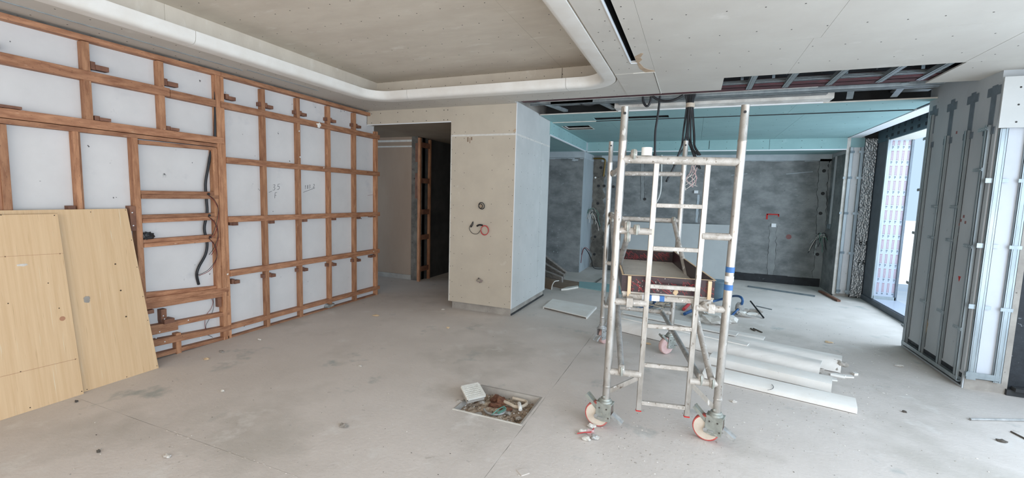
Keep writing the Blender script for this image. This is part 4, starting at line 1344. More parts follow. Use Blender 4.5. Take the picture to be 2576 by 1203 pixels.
tube(lg('FL', 1.862), lg('FR', 1.852), .0262, 'top_transom', 'aludirty')
for z, zz in ((1.39, 1.378), (.905, .905), (.41, .405)):
    tube(lg('FL', z), fr(LU[0], z), .0235, 'side_transom', 'aludirty')
    tube(fr(LU[1], zz), lg('FR', zz), .0235, 'side_transom', 'aludirty')
for z in (1.868, 1.395, .905, .43):
    tube(lg('BL', z), lg('BR', z), .0235, 'rear_transom', 'aludirty')
stile_z = ((1.842, .158), (1.84, .158))
for u, (zt, zb) in zip(LU, stile_z):
    st = MB().beam(fr(u, zb), fr(u, zt), .034, .026, VF).build('ladder_stile', 'alu', tower, bevel=.003)
    MB().beam(fr(u, zb - .006), fr(u, zb + .001), .036, .028, VF).build('end_cap', 'redcap', st)
for z in (1.565, 1.282, 1.026, .756, .483, .214):
    MB().beam(fr(LU[0] + .015, z), fr(LU[1] - .015, z), .026, .027).build('rung', 'aludirty', tower, bevel=.003)
MB().beam(fr(.02, .27), fr(LU[0] - .01, .39), .030, .012, VF).build('corner_strut', 'alu', tower)
MB().beam(fr(WF - .02, .24), fr(LU[1] + .01, .385), .030, .012, VF).build('corner_strut', 'alu', tower)


def clampon(p, axis, parent, big=1.0):
    p, ax = Vector(p), Vector(axis).normalized()
    mb = MB().tube([p - ax * .020, p - ax * .014, p + ax * .014, p + ax * .020], [.026, .035, .035, .026], 14)
    o = mb.build('coupler', 'aludirty', parent, smooth=True)
    MB().tube([p - VF * .033 + Vector((0, 0, .030)), p - VF * .041 + Vector((0, 0, .012)), p - VF * .041 + Vector((0, 0, -.012)), p - VF * .033 + Vector((0, 0, -.030))], .008, 6).build('hook_latch', 'castersteel', o, smooth=True)
    MB().tube([p - ax * .021, p + ax * .021], .009, 8).build('pivot_bolt', 'castersteel', o)
    return o


def brace(a, b, name, mat='galvtube', r=.021, clamps=(True, True)):
    o = MB().tube([a, b], r, 12).build(name, mat, tower, smooth=True)
    d = UF
    for flag, p in zip(clamps, (a, b)):
        if flag:
            clampon(p, d, tower)
    return o


brace(fr(.075, 1.892), lg('BL', 1.868) + Vector((.045, -.01, .0)), 'rail_brace', 'aludirty')
brace(fr(.065, 1.42), lg('BL', 1.395) + Vector((.05, -.01, .03)), 'rail_brace', 'aludirty')
clampon(fr(.125, 1.40), UF, tower)
brace(fr(.09, .43), lg('BL', 1.36) + Vector((.05, .0, 0)), 'diagonal_brace', 'galvtube')
brace(fr(.07, 1.35), lg('BL', .46) + Vector((.05, 0, 0)), 'diagonal_brace', 'galvtube', clamps=(True, False))
brace(lg('BR', 1.40) + Vector((-.06, -.02, 0)), fr(WF - .045, .41, .0), 'diagonal_brace', 'aludirty')
brace(lg('BR', .43) + Vector((-.10, -.02, .0)), fr(LU[1] + .07, .42, .02), 'plan_brace', 'galvtube')
for u, z, c in ((.662, 1.17, 'bluetape'), (.662, 1.055, 'bluetape'), (.662, 1.11, 'whitetape')):
    MB().tube([lg('FR', z - .018), lg('FR', z + .018)], .0272, 14).build('tape_band', c, tower, smooth=True)


def caster(k, yaw, wheelmat, steel='castersteel'):
    base = lg(k, 0)
    fwd = Vector((math.cos(yaw), math.sin(yaw), 0))       # rolling direction, wheel trails on -fwd
    ax = Vector((-fwd.y, fwd.x, 0))
    RWH = .088
    wc_ = base - fwd * .052 + Vector((0, 0, RWH))
    h = MB()
    for s in (-1, 1):
        o = ax * (.034 * s)
        ring = [base + fwd * a + Vector((0, 0, z)) + o for a, z in ((-.05, .185), (.05, .185), (.052, .13), (.046, .062), (-.01, .056), (-.062, .066), (-.056, .12))]
        h.prism(ring, ax * -.0025, ax * .0025)
    h.hexa([base + fwd * a + ax * b + Vector((0, 0, .183)) for a, b in ((-.055, -.036), (.055, -.036), (.055, .036), (-.055, .036))],
           [base + fwd * a + ax * b + Vector((0, 0, .19)) for a, b in ((-.055, -.036), (.055, -.036), (.055, .036), (-.055, .036))])
    fork = h.build('castor_fork', steel, tower, bevel=.001)
    MB().tube([base + Vector((0, 0, .188)), base + Vector((0, 0, .20)), base + Vector((0, 0, .205)), base + Vector((0, 0, .215))], [.046, .044, .036, .034], 16).build('swivel_ring', steel, fork, smooth=True)
    for s in (-1, 1):
        MB().tube([wc_ + ax * .036 * s, wc_ + ax * .046 * s], .013, 8).beam(wc_ + fwd * .02 + ax * .038 * s, wc_ + fwd * .05 + ax * .038 * s, .02, .005, (0, 0, 1)).build('axle_nut', 'casterplain', fork)
        for a, z in ((.02, .15), (.035, .09), (-.03, .15)):
            MB().tube([base + fwd * a + Vector((0, 0, z)) + ax * .036 * s, base + fwd * a + Vector((0, 0, z)) + ax * .039 * s], .006, 6).build('rivet', 'chipdark', fork)
    n = 28
    mb = MB()
    prof = [(-.021, .066), (-.022, .083), (-.016, RWH), (.016, RWH), (.022, .083), (.021, .066)]
    for i in range(n):
        a = 2 * math.pi * i / n
        rad = fwd * math.cos(a) + Vector((0, 0, math.sin(a)))
        for (w, r_) in prof:
            mb.v.append(tuple(wc_ + ax * w + rad * r_))
    m_ = len(prof)
    for i in range(n):
        for j in range(m_):
            p, q = i * m_ + j, i * m_ + (j + 1) % m_
            p2, q2 = ((i + 1) % n) * m_ + j, ((i + 1) % n) * m_ + (j + 1) % m_
            mb.f.append([p, q, q2, p2])
    wheel = mb.build('castor_wheel', wheelmat, tower, smooth=True)
    MB().tube([wc_ - ax * .0225, wc_ + ax * .0225], .0775, 28).build('wheel_hub', 'wheelhub' if wheelmat == 'wheelred' else 'wheelpink', wheel, smooth=True)
    MB().tube([wc_ - ax * .025, wc_ + ax * .025], .02, 12).build('hub_boss', 'wheelhub', wheel, smooth=True)
    # brake pedals: one up at the back, one down at the front
    p0 = base - fwd * .05 + Vector((0, 0, .135))
    p1 = base - fwd * .135 + Vector((0, 0, .215))
    MB().beam(p0, p1, .05, .006, (0, 0, 1)).beam(p0 + ax * .024, p1 + ax * .024, .004, .022).beam(p0 - ax * .024, p1 - ax * .024, .004, .022).build('brake_pedal', steel, fork)
    p0 = base + fwd * .05 + Vector((0, 0, .11))
    p1 = base + fwd * .125 + Vector((0, 0, .065))
    MB().beam(p0, p1, .05, .006, (0, 0, 1)).beam(p0 + ax * .024, p1 + ax * .024, .004, .022).beam(p0 - ax * .024, p1 - ax * .024, .004, .022).build('brake_pedal', 'casterplain', fork)


caster('FL', R(-8), 'wheelred')
caster('FR', R(-14), 'wheelred')
caster('BL', R(-112), 'wheelpink', 'casterplain')
caster('BR', R(48), 'wheelpink')

# platform with film-faced toe boards, carried by the tower
deck = thing('scaffold_platform', 'scaffold platform tray with dark red printed toe boards, resting across the tower', 'platform', fr(.36, .95))
dz, dt = .955, 1.082


def dk(u, v, z):     # along the front, back along the deck
    a = LEGB['FL'].lerp(LEGB['BL'], 0) + UF * u
    b = LEGB['BL'] + (LEGB['BR'] - LEGB['BL']).normalized() * (u + .02)
    p = a.lerp(b, v)
    return Vector((p.x, p.y, z))


v0, v1 = .034, .985
u0, u1 = .075, .668


def plate(ua, va, ub, vb, z0, z1, th, name, mat, inward):
    a, b = dk(ua, va, z0), dk(ub, vb, z0)
    c, d = dk(ub, vb, z1), dk(ua, va, z1)
    n = Vector(inward) * th
    return MB().hexa([a, b, c, d], [p + n for p in (a, b, c, d)]).build(name, mat, deck)


MB().hexa([dk(u0, v0, dz), dk(u1, v0, dz), dk(u1, v1, dz), dk(u0, v1, dz)], [dk(u0, v0, dz + .012), dk(u1, v0, dz + .012), dk(u1, v1, dz + .012), dk(u0, v1, dz + .012)]).build('deck_panel', 'deckply', deck)
SV = (dk(u0, 1, 0) - dk(u0, 0, 0)).normalized()
fb = plate(u0 - .005, v0, u1, v0, dz + .008, dt, .012, 'toe_board', 'formply', VF)
bb = plate(u0, v1, u1, v1, dz + .008, dt - .01, .012, 'toe_board', 'formply', -VF)
sb1 = plate(u0, v0, u0, v1, dz + .008, dt, .012, 'toe_board', 'formply', UF)
sb2 = plate(u1, v0, u1, v1, dz + .008, dt, .012, 'toe_board', 'formply', -UF)
for a, b, pa in ((dk(u0 - .005, v0, dt), dk(u1, v0, dt), fb), (dk(u0, v1, dt - .01), dk(u1, v1, dt - .01), bb), (dk(u0, v0, dt), dk(u0, v1, dt), sb1), (dk(u1, v0, dt), dk(u1, v1, dt), sb2)):
    MB().beam(a + Vector((0, 0, .0005)), b + Vector((0, 0, .0005)), .013, .002).build('raw_edge', 'rawply', pa)
# printed marks of the shuttering film
rr = random.Random(21)
for pa, va, sgn in ((fb, v0, -1), (bb, v1, -1)):
    mb = MB()
    off = VF * (-.0012) if va < .5 else VF * (-.0132)
    for k in range(64):
        u = rr.uniform(u0 + .02, u1 - .03)
        z = rr.uniform(dz + .02, dt - .03)
        if k % 3 == 0:
            rad = rr.uniform(.008, .014)
            pts = [dk(u + rad * math.cos(a), va, z + rad * math.sin(a)) + off for a in [i * .62 for i in range(9)]]
        else:
            dx = rr.uniform(.02, .05)
            pts = [dk(u, va, z + .012) + off, dk(u + dx, va, z - .018) + off]
        for p, q in zip(pts[:-1], pts[1:]):
            if dz + .012 < min(p.z, q.z) and max(p.z, q.z) < dt - .004:
                mb.beam(p, q, .005, .001, VF)
    stuff(mb.build('film_print', 'formprint', pa))
mb = MB()
for k in range(36):
    u, z = rr.gauss(.25 if k % 2 else .30, .10), rr.uniform(dz + .02, dt - .01)
    if u0 < u < u1:
        p = dk(u, v0, z) + VF * -.001
        mb.beam(p, p + UF * rr.uniform(.002, .006), .0015, rr.uniform(.002, .005))
stuff(mb.build('plaster_splash', 'chip', fb))
p = dk(.425, v0, .985) + VF * -.004
MB().blob(p, .016, .004, .022, 9, .25, 2).build('plaster_dab', 'rawply', fb)
for u in (u0 + .045, u1 - .035):
    MB().beam(dk(u, v0, dz - .02) + VF * -.014, dk(u, v0, dt - .004) + VF * -.014, .022, .022, VF).build('corner_batten', 'rawply', deck)
MB().beam(dk(u0 + .045, v0, .938) + VF * -.012, dk(u1 - .02, v0, .938) + VF * -.012, .03, .036).build('edge_beam', 'aludirty', deck, bevel=.003)
MB().beam(dk(u0 + .02, v1, .938), dk(u1 - .02, v1, .938), .03, .036).build('edge_beam', 'aludirty', deck)
for u in (u0 + .02, u1 - .02):
    MB().beam(dk(u, v0, .938), dk(u, v1, .938), .03, .036).build('side_beam', 'alu', deck)
for u in (u0 + .05, u1 - .03):
    hf = dk(u, v0, .936) - VF * .092
    MB().beam(dk(u, v0, .936), hf, .04, .008).beam(hf, hf - Vector((0, 0, .055)), .04, .008, VF).build('hook', 'aludirty', deck)
for u, c, w in ((.232, 'whitetape', .05), (.262, 'bluetape', .018), (.295, 'whitetape', .05), (.338, 'bluetape', .03)):
    MB().beam(dk(u - w / 2, v0, .938) + VF * -.0125, dk(u + w / 2, v0, .938) + VF * -.0125, .032, .037).build('tape_band', c, deck)
MB().blob(dk(.61, v0, .925) + VF * -.06, .035, .03, .028, 13, .35, 2).build('plaster_lump', 'concretelight', deck)
tag(MB().tube([fr(.155, 1.886), fr(.155, 1.938)], .034, 20).build('plastic_coupling', 'pvc', smooth=True, bevel=0), 'white plastic pipe coupling standing on the top transom of the scaffold', 'coupling')

# ---- cables hanging from the open services strip
t = thing('cable_bundle', 'thick bundle of black cables taped together hanging behind the scaffold', 'cable bundle', (-.11, 5.5, 2.79))
rr = random.Random(5)
for k in range(9):
    ox = -.118 + .0095 * k
    top_ = Vector((-.165 + .013 * k, 5.50 + rr.uniform(-.015, .015), 2.95))
    mid = Vector((-.145 + .008 * k, 5.50 + rr.uniform(-.02, .02), 2.68))
    low = Vector((-.17 + .016 * k + rr.uniform(-.01, .01), 5.50 + rr.uniform(-.02, .02), 2.34))
    if k < 3:
        end = [low + Vector((.02 - .03 * k, 0, -.12)), Vector((-.20 - .02 * k, 5.5, 2.12 - .06 * k))]
    elif k < 6:
        end = [Vector((-.10 + .01 * k, 5.52, 2.2)), Vector((-.06 + .02 * k, 5.5, 2.08 - .02 * k)), Vector((-.04 + .015 * k, 5.5, 1.98))]
    else:
        end = [low + Vector((.012, 0, -.12)), Vector((-.06 + .012 * k, 5.5, 2.12))]
    MB().tube(wiggle([top_, Vector((top_.x, 5.5, 2.8)), mid, low] + end, 5), .0085 if k % 2 else .010, 7).build('cable', 'black', t, smooth=True)
MB().tube([(-.108, 5.5, 2.655), (-.106, 5.5, 2.70)], .048, 14).build('tape_wrap', 'beigepipe', t, smooth=True)
for k in range(8):
    p = Vector((-.02 + rr.uniform(-.03, .03), 5.5, 2.0 + rr.uniform(-.04, .02)))
    MB().tube(wiggle([p, p + Vector((rr.uniform(-.03, .05), -.01, -.07)), p + Vector((rr.uniform(-.09, .05), -.02, -.15)), p + Vector((rr.uniform(-.12, .06), -.02, -.22 - rr.uniform(0, .05)))], 4), .0035, 5).build('stripped_core', ['pinkwire', 'copper', 'pinkwire', 'copper'][k % 4], t, smooth=True)
MB().tube(wiggle([(-.19, 5.5, 2.1), (-.24, 5.48, 1.98), (-.30, 5.46, 1.84), (-.31, 5.45, 1.82)], 4), .012, 7).build('cable', 'black', t, smooth=True)
wire('drop_cable', 'single black cable hanging from the ceiling gap behind the white pipe coupling', 'cable', [(-.43, 5.5, 3.0), (-.442, 5.5, 2.76), (-.45, 5.5, 2.6), (-.468, 5.5, 2.4), (-.462, 5.5, 2.2), (-.458, 5.5, 2.125)], .0125, 'black', n=8)
tag(MB().tube([(-.458, 5.5, 2.105), (-.458, 5.5, 2.14)], .02, 8).build('cable_end', 'black', smooth=True), 'taped black end of the single cable hanging behind the scaffold top rail', 'cable end')
wire('cable_loop', 'black cable drooping in a tight loop below the ceiling gap', 'cable', [(-.63, 5.5, 2.95), (-.63, 5.5, 2.78), (-.612, 5.5, 2.72), (-.58, 5.5, 2.69), (-.55, 5.5, 2.72), (-.54, 5.5, 2.78), (-.54, 5.5, 2.95)], .014, 'black', n=8)
wire('cable_swag', 'black cable swag running along the ceiling gap into the cable bundle', 'cable', [(-.52, 5.49, 2.80), (-.47, 5.49, 2.762), (-.38, 5.49, 2.735), (-.28, 5.49, 2.745), (-.19, 5.49, 2.79)], .014, 'black', n=8)
wire('grey_cable', 'dark cable draped over the metal channels at the left end of the ceiling gap', 'cable', [(-1.45, 5.6, 2.86), (-1.42, 5.7, 2.80), (-1.3, 5.75, 2.79), (-1.2, 5.72, 2.83), (-1.1, 5.65, 2.87)], .014, 'black', n=8)

# ---- white moulding lengths and strips on the floor
def lay(name, label, mat, a, b, prof, group=None, cut=None):
    """profile (across, up) extruded from a to b on the floor; across points away from the camera"""
    a, b = Vector(a), Vector(b)
    d = (b - a).normalized()
    s = Vector((-d.y, d.x, 0))
    ring = [s * w + Vector((0, 0, h)) for w, h in prof]
    n = len(ring)
    stops = [0.0, 1.0] if not cut else [0.0] + cut + [1.0]
    mb = MB()
    for i, f in enumerate(stops):
        c = a.lerp(b, f)
        for p in ring:
            mb.v.append(tuple(c + p))
    for i in range(len(stops) - 1):
        for j in range(n):
            p, q = i * n + j, i * n + (j + 1) % n
            mb.f.append([p, q, q + n, p + n])
    mb.f.append(list(range(n))[::-1])
    mb.f.append([(len(stops) - 1) * n + j for j in range(n)])
    return tag(mb.build(name, mat, smooth=True), label, 'moulding', group)


def qprof(w, h, t=.014, n=8):
    out = [(0, 0)] + [(w * (1 - math.cos(x)) * .55, h * math.sin(x)) for x in [i * math.pi / 2 / n for i in range(1, n + 1)]] + [(w, h)]
    inn = [(w, h - t)] + [(t + (w - t) * (1 - math.cos(x)) * .55, (h - t) * math.sin(x)) for x in [i * math.pi / 2 / n for i in range(n, 0, -1)]] + [(t, 0)]
    return out + inn


MG = 'white mouldings on the floor beside the scaffold'
o1 = lay('floor_moulding', 'longest white curved moulding length farthest from the ladder, with a broken right end', 'grgdusty', (-.79, 5.60, .008), (1.40, 4.985, .008), qprof(.20, .115), MG)
o1b = lay('floor_moulding', 'white flat-topped moulding length nested on the back of the farthest curved moulding', 'grgdusty', (-.80, 5.78, 0), (.78, 5.33, .0), qprof(.16, .135), MG)
o1c = lay('floor_moulding', 'thin flat white moulding length laid on top of the nested far mouldings', 'grgdusty', (-.75, 5.70, .135), (.52, 5.335, .135), [(0, 0), (0, .010), (.13, .012), (.13, 0)], MG)
o2b = lay('floor_moulding', 'short thin white moulding length lying on the back of the second curved moulding', 'grgdusty', (-.74, 5.475, .133), (.60, 5.02, .133), [(0, 0), (0, .010), (.10, .012), (.10, 0)], MG)
o2 = lay('floor_moulding', 'white curved moulding with a jagged end, second from the back of the row', 'grgdusty', (-.77, 5.36, .008), (1.16, 4.705, .008), qprof(.19, .125), MG)
o3 = lay('floor_moulding', 'plain white flat strip third in the row, ending short of the front one', 'grg', (.24, 4.66, .006), (1.19, 4.42, .006), [(0, 0), (0, .075), (.03, .085), (.17, .085), (.17, .07), (.04, .07), (.015, .06), (.015, 0)], MG)
o4 = lay('floor_moulding', 'front white moulding strip nearest the camera, with a faint pencil arc', 'grg', (.17, 4.27, .006), (1.268, 4.045, .006), [(0, 0), (0, .03), (.02, .045), (.20, .052), (.20, .040), (.03, .034), (.012, .02), (.012, 0)], MG)
dv = (Vector((1.268, 4.045, 0)) - Vector((.17, 4.27, 0))).normalized()
sv = Vector((-dv.y, dv.x, 0))
pa = Vector((.62, 4.18, .0))
ribbon([pa + dv * (.10 * math.cos(t)) + sv * (.02 + .10 * math.sin(t)) + Vector((0, 0, .0565 + .006 * math.sin(t))) for t in [-.9 + i * .25 for i in range(7)]], .004, (0, 0, 1)).build('pencil_arc', 'pencil', o4)
for k, (b, ln, lab) in enumerate((((1.40, 4.985), .16, 'rough plaster core at the broken end of the farthest moulding'), ((1.16, 4.705), .15, 'rough plaster core at the jagged end of the second moulding'))):
    mb = MB()
    rr = random.Random(40 + k)
    for j in range(6):
        mb.blob((b[0] + rr.uniform(-.03, .03), b[1] + .03 + rr.uniform(0, .11), rr.uniform(.02, .09)), rr.uniform(.02, .045), rr.uniform(.02, .04), rr.uniform(.015, .03), j + k * 9, .35, 2)
    mb.build('broken_core', 'concretelight', (o1, o2)[k])
for k, (x, y, w, d, a, lab) in enumerate(((1.44, 4.93, .10, .06, .3, 'thin white plaster shard propped at the end of the farthest moulding'), (1.36, 4.90, .12, .05, -.2, 'curled white plaster shard under the end of the farthest moulding'), (1.27, 4.78, .11, .07, .1, 'flat grey-white shard lying beyond the second moulding'), (1.52, 5.02, .05, .04, .6, 'small white shard just past the end of the farthest moulding'))):
    c, s = math.cos(a), math.sin(a)
    pl = [(x + u * c - v * s, y + u * s + v * c, .0) for u, v in ((-w / 2, -d / 2), (w * .4, -d / 2), (w / 2, d * .3), (-w * .2, d / 2))]
    tag(MB().prism(pl, (0, 0, .001), (0, 0, .012 + .01 * (k % 2))).build('plaster_shard', 'grg'), lab, 'shard')
sh = tag(MB().hexa([(*onz(1390, 757).xy, .022), (*onz(1499, 776).xy, .018), (*onz(1474, 803).xy, .018), (*onz(1366, 777).xy, .02)], [(*onz(1390, 757).xy, .034), (*onz(1499, 776).xy, .030), (*onz(1474, 803).xy, .030), (*onz(1366, 777).xy, .032)]).build('white_offcut', 'grg', bevel=.004), 'white board offcut with a turned-down edge lying on the floor right of the pillar', 'board')
a, b = onz(1499, 776), onz(1474, 803)
MB().hexa([(a.x, a.y, .0), (b.x, b.y, .0), (b.x + .012, b.y, .0), (a.x + .012, a.y, .0)], [(a.x, a.y, .029), (b.x, b.y, .029), (b.x + .012, b.y, .026), (a.x + .012, a.y, .026)]).build('turned_edge', 'grg', sh)
a, b = onz(1366, 777), onz(1390, 757)
MB().hexa([(a.x, a.y, .0), (b.x, b.y, .0), (b.x + .012, b.y, .0), (a.x + .012, a.y, .0)], [(a.x, a.y, .031), (b.x, b.y, .031), (b.x + .012, b.y, .031), (a.x + .012, a.y, .031)]).build('turned_edge', 'grg', sh)

# ---- kitchen floor: boards, planks, bucket, hose, sacks
def flat(name, label, cat, mat, px, z0, z1, group=None):
    ring = [onz(x, y, z1) for x, y in px]
    return tag(MB().prism([(p.x, p.y, 0) for p in ring], (0, 0, z0), (0, 0, z1)).build(name, mat), label, cat, group)


flat('moisture_offcut', 'blue-green board strip lying flat on the floor behind the rear scaffold leg', 'board', 'teal', [(1457, 708), (1520, 713), (1640, 733), (1700, 752), (1690, 760), (1620, 748), (1456, 722)], .001, .0125)
flat('hardboard_offcut', 'brown hardboard offcut on the floor between the planks and the blue-green strip', 'board', 'cardboard', [(1404, 701), (1458, 710), (1456, 722), (1412, 725), (1380, 716)], .001, .010)
flat('white_lath', 'thin white lath edge lying at the front of the brown hardboard', 'lath', 'boardedge', [(1412, 727), (1427, 722), (1454, 718), (1455, 721), (1428, 726)], .001, .03)
a = Vector((-2.24, 8.3, 0))
for k, lab in enumerate(('uppermost grey weathered plank slanting out from behind the pillar', 'middle grey weathered plank slanting out from behind the pillar', 'lowest grey weathered plank slanting out from behind the pillar')):
    p1 = ony(1423 - 4 * k, 690 + 7 * k, 7.75 - .12 * k)
    p0 = ony(1340 - 4 * k, 625 + 24 * k, 7.95 - .12 * k)
    p1.z = max(p1.z, .03)
    tag(MB().beam(p0, p1, .040, .125, (0, -.5, 1)).build('weathered_plank', 'oldplank', bevel=.002), lab, 'plank', 'planks slanting out behind the pillar')
c1_ = onz(1386, 729)
stub = lay('moulding_stub', 'tan half-round moulding stub with a white cut end behind the foot of the pillar', 'cardboard', (c1_.x - .45, c1_.y + .28, 0), (c1_.x, c1_.y, 0), qprof(.17, .15, .012))
dv_ = Vector((.45, -.28, 0)).normalized()
sv_ = Vector((-dv_.y, dv_.x, 0))
ring = [c1_ + sv_ * w_ + Vector((0, 0, h_ + .001)) for w_, h_ in qprof(.17, .15, .012)]
MB().prism(ring, (0, 0, 0), dv_ * .012).build('cut_end', 'boardedge', stub)
bk = thing('bucket', 'blue-grey plastic bucket standing behind the platform on the kitchen floor', 'bucket', onz(1807, 752))
c = onz(1807, 752)
MB().tube([c, c + Vector((0, 0, .02)), c + Vector((0, 0, .29)), c + Vector((0, 0, .30))], [.125, .13, .15, .155], 20).build('pail', 'bucket', bk, smooth=True)
MB().tube([c + Vector((0, 0, .285)), c + Vector((0, 0, .305))], .158, 20).build('rim', 'bucket', bk, smooth=True)
h1 = [onz(px, py, z) for px, py, z in ((1770, 765, .04), (1800, 757, .05), (1826, 750, .12), (1846, 745, .20), (1862, 747, .26), (1868, 757, .22), (1862, 772, .12), (1846, 789, .04), (1836, 796, .03), (1800, 800, .02))]
wire('blue_hose', 'blue hose arching up from the floor to the right of the scaffold', 'hose', h1, .017, 'blue', n=10)
h2 = [onz(px, py, z) for px, py, z in ((1600, 776, .02), (1625, 775, .02), (1640, 770, .05), (1646, 762, .12), (1648, 752, .2))]
wire('blue_hose', 'blue hose piece curving up under the platform seen between the ladder stiles', 'hose', h2, .02, 'blue', n=10)
wire('blue_hose', 'cut blue hose end pointing left on the floor under the platform', 'hose', [onz(px, py, .025) for px, py in ((1722, 790), (1735, 784), (1750, 778), (1775, 770))], .022, 'blue', n=10)
wire('red_hose', 'short red hose piece on the floor under the platform', 'hose', [onz(px, py, .03) for px, py in ((1720, 778), (1726, 772), (1733, 765))], .024, 'redwire', n=8)
mb = MB()
for k in range(7):
    q = onz(rnd.uniform(1760, 1815), rnd.uniform(800, 822))
    mb.blob((q.x, q.y, .035 + .02 * (k % 3)), .17, .12, .06, 30 + k, .3, 2)
tag(mb.build('cement_sack', 'papersack'), 'crumpled white paper sack on the floor behind the right scaffold leg', 'sack')
t = thing('wire_heap', 'heap of pale cut cable on the floor under the middle of the platform', 'wires', onz(1665, 776))
rr = random.Random(77)
for k in range(12):
    q = onz(rr.uniform(1645, 1690), rr.uniform(768, 784))
    MB().tube([q + Vector((.12 * math.cos(a), .10 * math.sin(a), .02 + .012 * k + .01 * math.sin(2 * a + k))) for a in [rr.uniform(0, 6) + i * .5 for i in range(rr.randrange(6, 13))]], .009, 5).build('cable_offcut', ['beigepipe', 'galvtube', 'plastic'][k % 3], t, smooth=True)
t = thing('debris_heap', 'small heap of torn plaster and tape on the kitchen floor beside the black rod', 'debris', onz(1885, 796))
rr = random.Random(78)
for k in range(9):
    q = onz(rr.uniform(1856, 1902), rr.uniform(786, 801))
    MB().blob((q.x, q.y, .02 + .012 * (k % 4)), rr.uniform(.05, .10), rr.uniform(.03, .06), rr.uniform(.015, .035), k, .4, 2).build('torn_scrap', 'papersack' if k % 3 else 'concretelight', t)
q = onz(1859, 792)
tag(MB().blob((q.x, q.y, .09), .06, .05, .10, 4, .2, 2).build('grey_block', 'galvtube'), 'grey lump standing on the floor inside the bend of the blue hose', 'block')
a, b = onz(1886, 781), onz(1921, 802)
tag(MB().tube([a + Vector((0, 0, .14)), b + Vector((0, 0, .012))], .011, 8).build('black_rod', 'black', smooth=True), 'short black rod propped on the debris heap of the kitchen floor', 'rod')


def rod(label, p, q, r, mat, cat='rod', name='metal_rod'):
    a, b = onz(*p), onz(*q)
    return tag(MB().tube([(a.x, a.y, r), (b.x, b.y, r)], r, 8).build(name, mat, smooth=True), label, cat)


a, b = onz(1881, 722), onz(2050, 747)
tag(MB().beam((a.x, a.y, .012), (b.x, b.y, .012), .05, .022).build('steel_channel', 'galvdark'), 'long grey steel channel lying on the kitchen floor near the back wall', 'channel')
a, b = onz(2062, 735), onz(2110, 760)
tag(MB().beam((a.x, a.y, .02), (b.x, b.y, .02), .05, .03).build('timber_lath', 'timberdark'), 'reddish timber lath lying on the floor at the foot of the far narrow column', 'lath')
rod('thin dark rod on the floor, the upper of two near the mouldings', (1895, 828), (1917, 838), .008, 'chipdark')
rod('thin dark rod on the floor, the lower of two near the mouldings', (1888, 828), (1899, 834), .008, 'chipdark')
rod('slim grey wire on the kitchen floor beyond the debris heap', (1902, 771), (1942, 780), .006, 'galvdark', 'wire', 'loose_wire')
rod('thin dark stick on the blue-green strip behind the rear scaffold leg', (1499, 712), (1516, 700), .010, 'chipdark', 'stick', 'thin_stick')
rod('grey edging strip lying on the floor at the far right', (2440, 1058), (2600, 1061), .010, 'galvtube', 'strip', 'edging_strip')
rod('dark slim offcut on the bright floor near the right edge', (2543, 1088), (2590, 1112), .006, 'chipdark', 'offcut', 'slim_offcut')

# ---- open floor box: rubble, conduits, wires, cracked cover
pit = thing('floor_box_debris', 'rubble, conduits and wires filling the open square floor box', 'debris', (-1.29, 3.02, -.07))
x0, x1, y0, y1 = PIT
gx, gy = 26, 22
mb = MB()
rr = random.Random(9)
for j in range(gy + 1):
    for i in range(gx + 1):
        mb.v.append((x0 + (x1 - x0) * i / gx, y0 + (y1 - y0) * j / gy, -.055 + rr.uniform(-.012, .014) + .02 * math.exp(-((i - 13) ** 2 + (j - 11) ** 2) / 40)))
for j in range(gy):
    for i in range(gx):
        p = j * (gx + 1) + i
        mb.f.append([p, p + 1, p + gx + 2, p + gx + 1])
mb.build('rubble_bed', 'rubble', pit)
mb = MB()
for k in range(190):
    s = rr.uniform(.002, .008)
    mb.blob((rr.uniform(x0 + .02, x1 - .02), rr.uniform(y0 + .02, y1 - .02), -.045 + rr.uniform(-.006, .01)), s, s * .8, s * .6, k, .35, 1)
stuff(mb.build('rubble_grain', 'chip', pit))
mb = MB()
for k in range(110):
    s = rr.uniform(.002, .006)
    mb.blob((rr.uniform(x0 + .02, x1 - .02), rr.uniform(y0 + .02, y1 - .02), -.046 + rr.uniform(-.006, .01)), s, s * .8, s * .6, k + 500, .35, 1)
stuff(mb.build('rubble_grain', 'chipdark', pit))


def pp(px, py, z=-.03):
    return onz(px, py, z)


MB().blob(pp(1252, 1008), .055, .05, .035, 3, .35, 2).blob(pp(1262, 1014), .05, .04, .04, 5, .35, 2).blob(pp(1243, 1022), .05, .035, .022, 8, .35, 2).blob(pp(1272, 1030), .05, .03, .02, 9, .35, 2).build('rust_lump', 'rust', pit)
MB().tube(wiggle([pp(1268, 1010, -.01), pp(1281, 1016, -.01), pp(1295, 1023, -.015), pp(1310, 1024, -.02), pp(1323, 1018, -.02), pp(1324, 1011, -.02), pp(1312, 1007, -.02), pp(1290, 1002, -.02)]), .013, 8).build('bent_conduit', 'beigepipe', pit, smooth=True)
MB().tube(wiggle([pp(1218, 1030, -.03), pp(1224, 1038, -.03), pp(1242, 1043, -.03), pp(1262, 1041, -.03), pp(1272, 1034, -.03)]), .009, 8).build('grey_conduit', 'galvtube', pit, smooth=True)
MB().tube(wiggle([pp(1306, 1015, -.01), pp(1308, 1024, 0.0), pp(1309, 1032, -.01)]), .014, 8).build('conduit_stub', 'pvc', pit, smooth=True)
for k in range(5):
    MB().tube(wiggle([pp(1236 + 3 * k, 1045 - 2 * k, -.015), pp(1245 + 3 * k, 1036 - 2 * k, .0), pp(1256 + 3 * k, 1028 - k, .008), pp(1268 + k, 1022 + k, .0), pp(1264 + 2 * k, 1031, -.005), pp(1250 + k, 1038 + k, -.012)]), .0028, 5).build('green_wire', 'greenwire', pit, smooth=True)
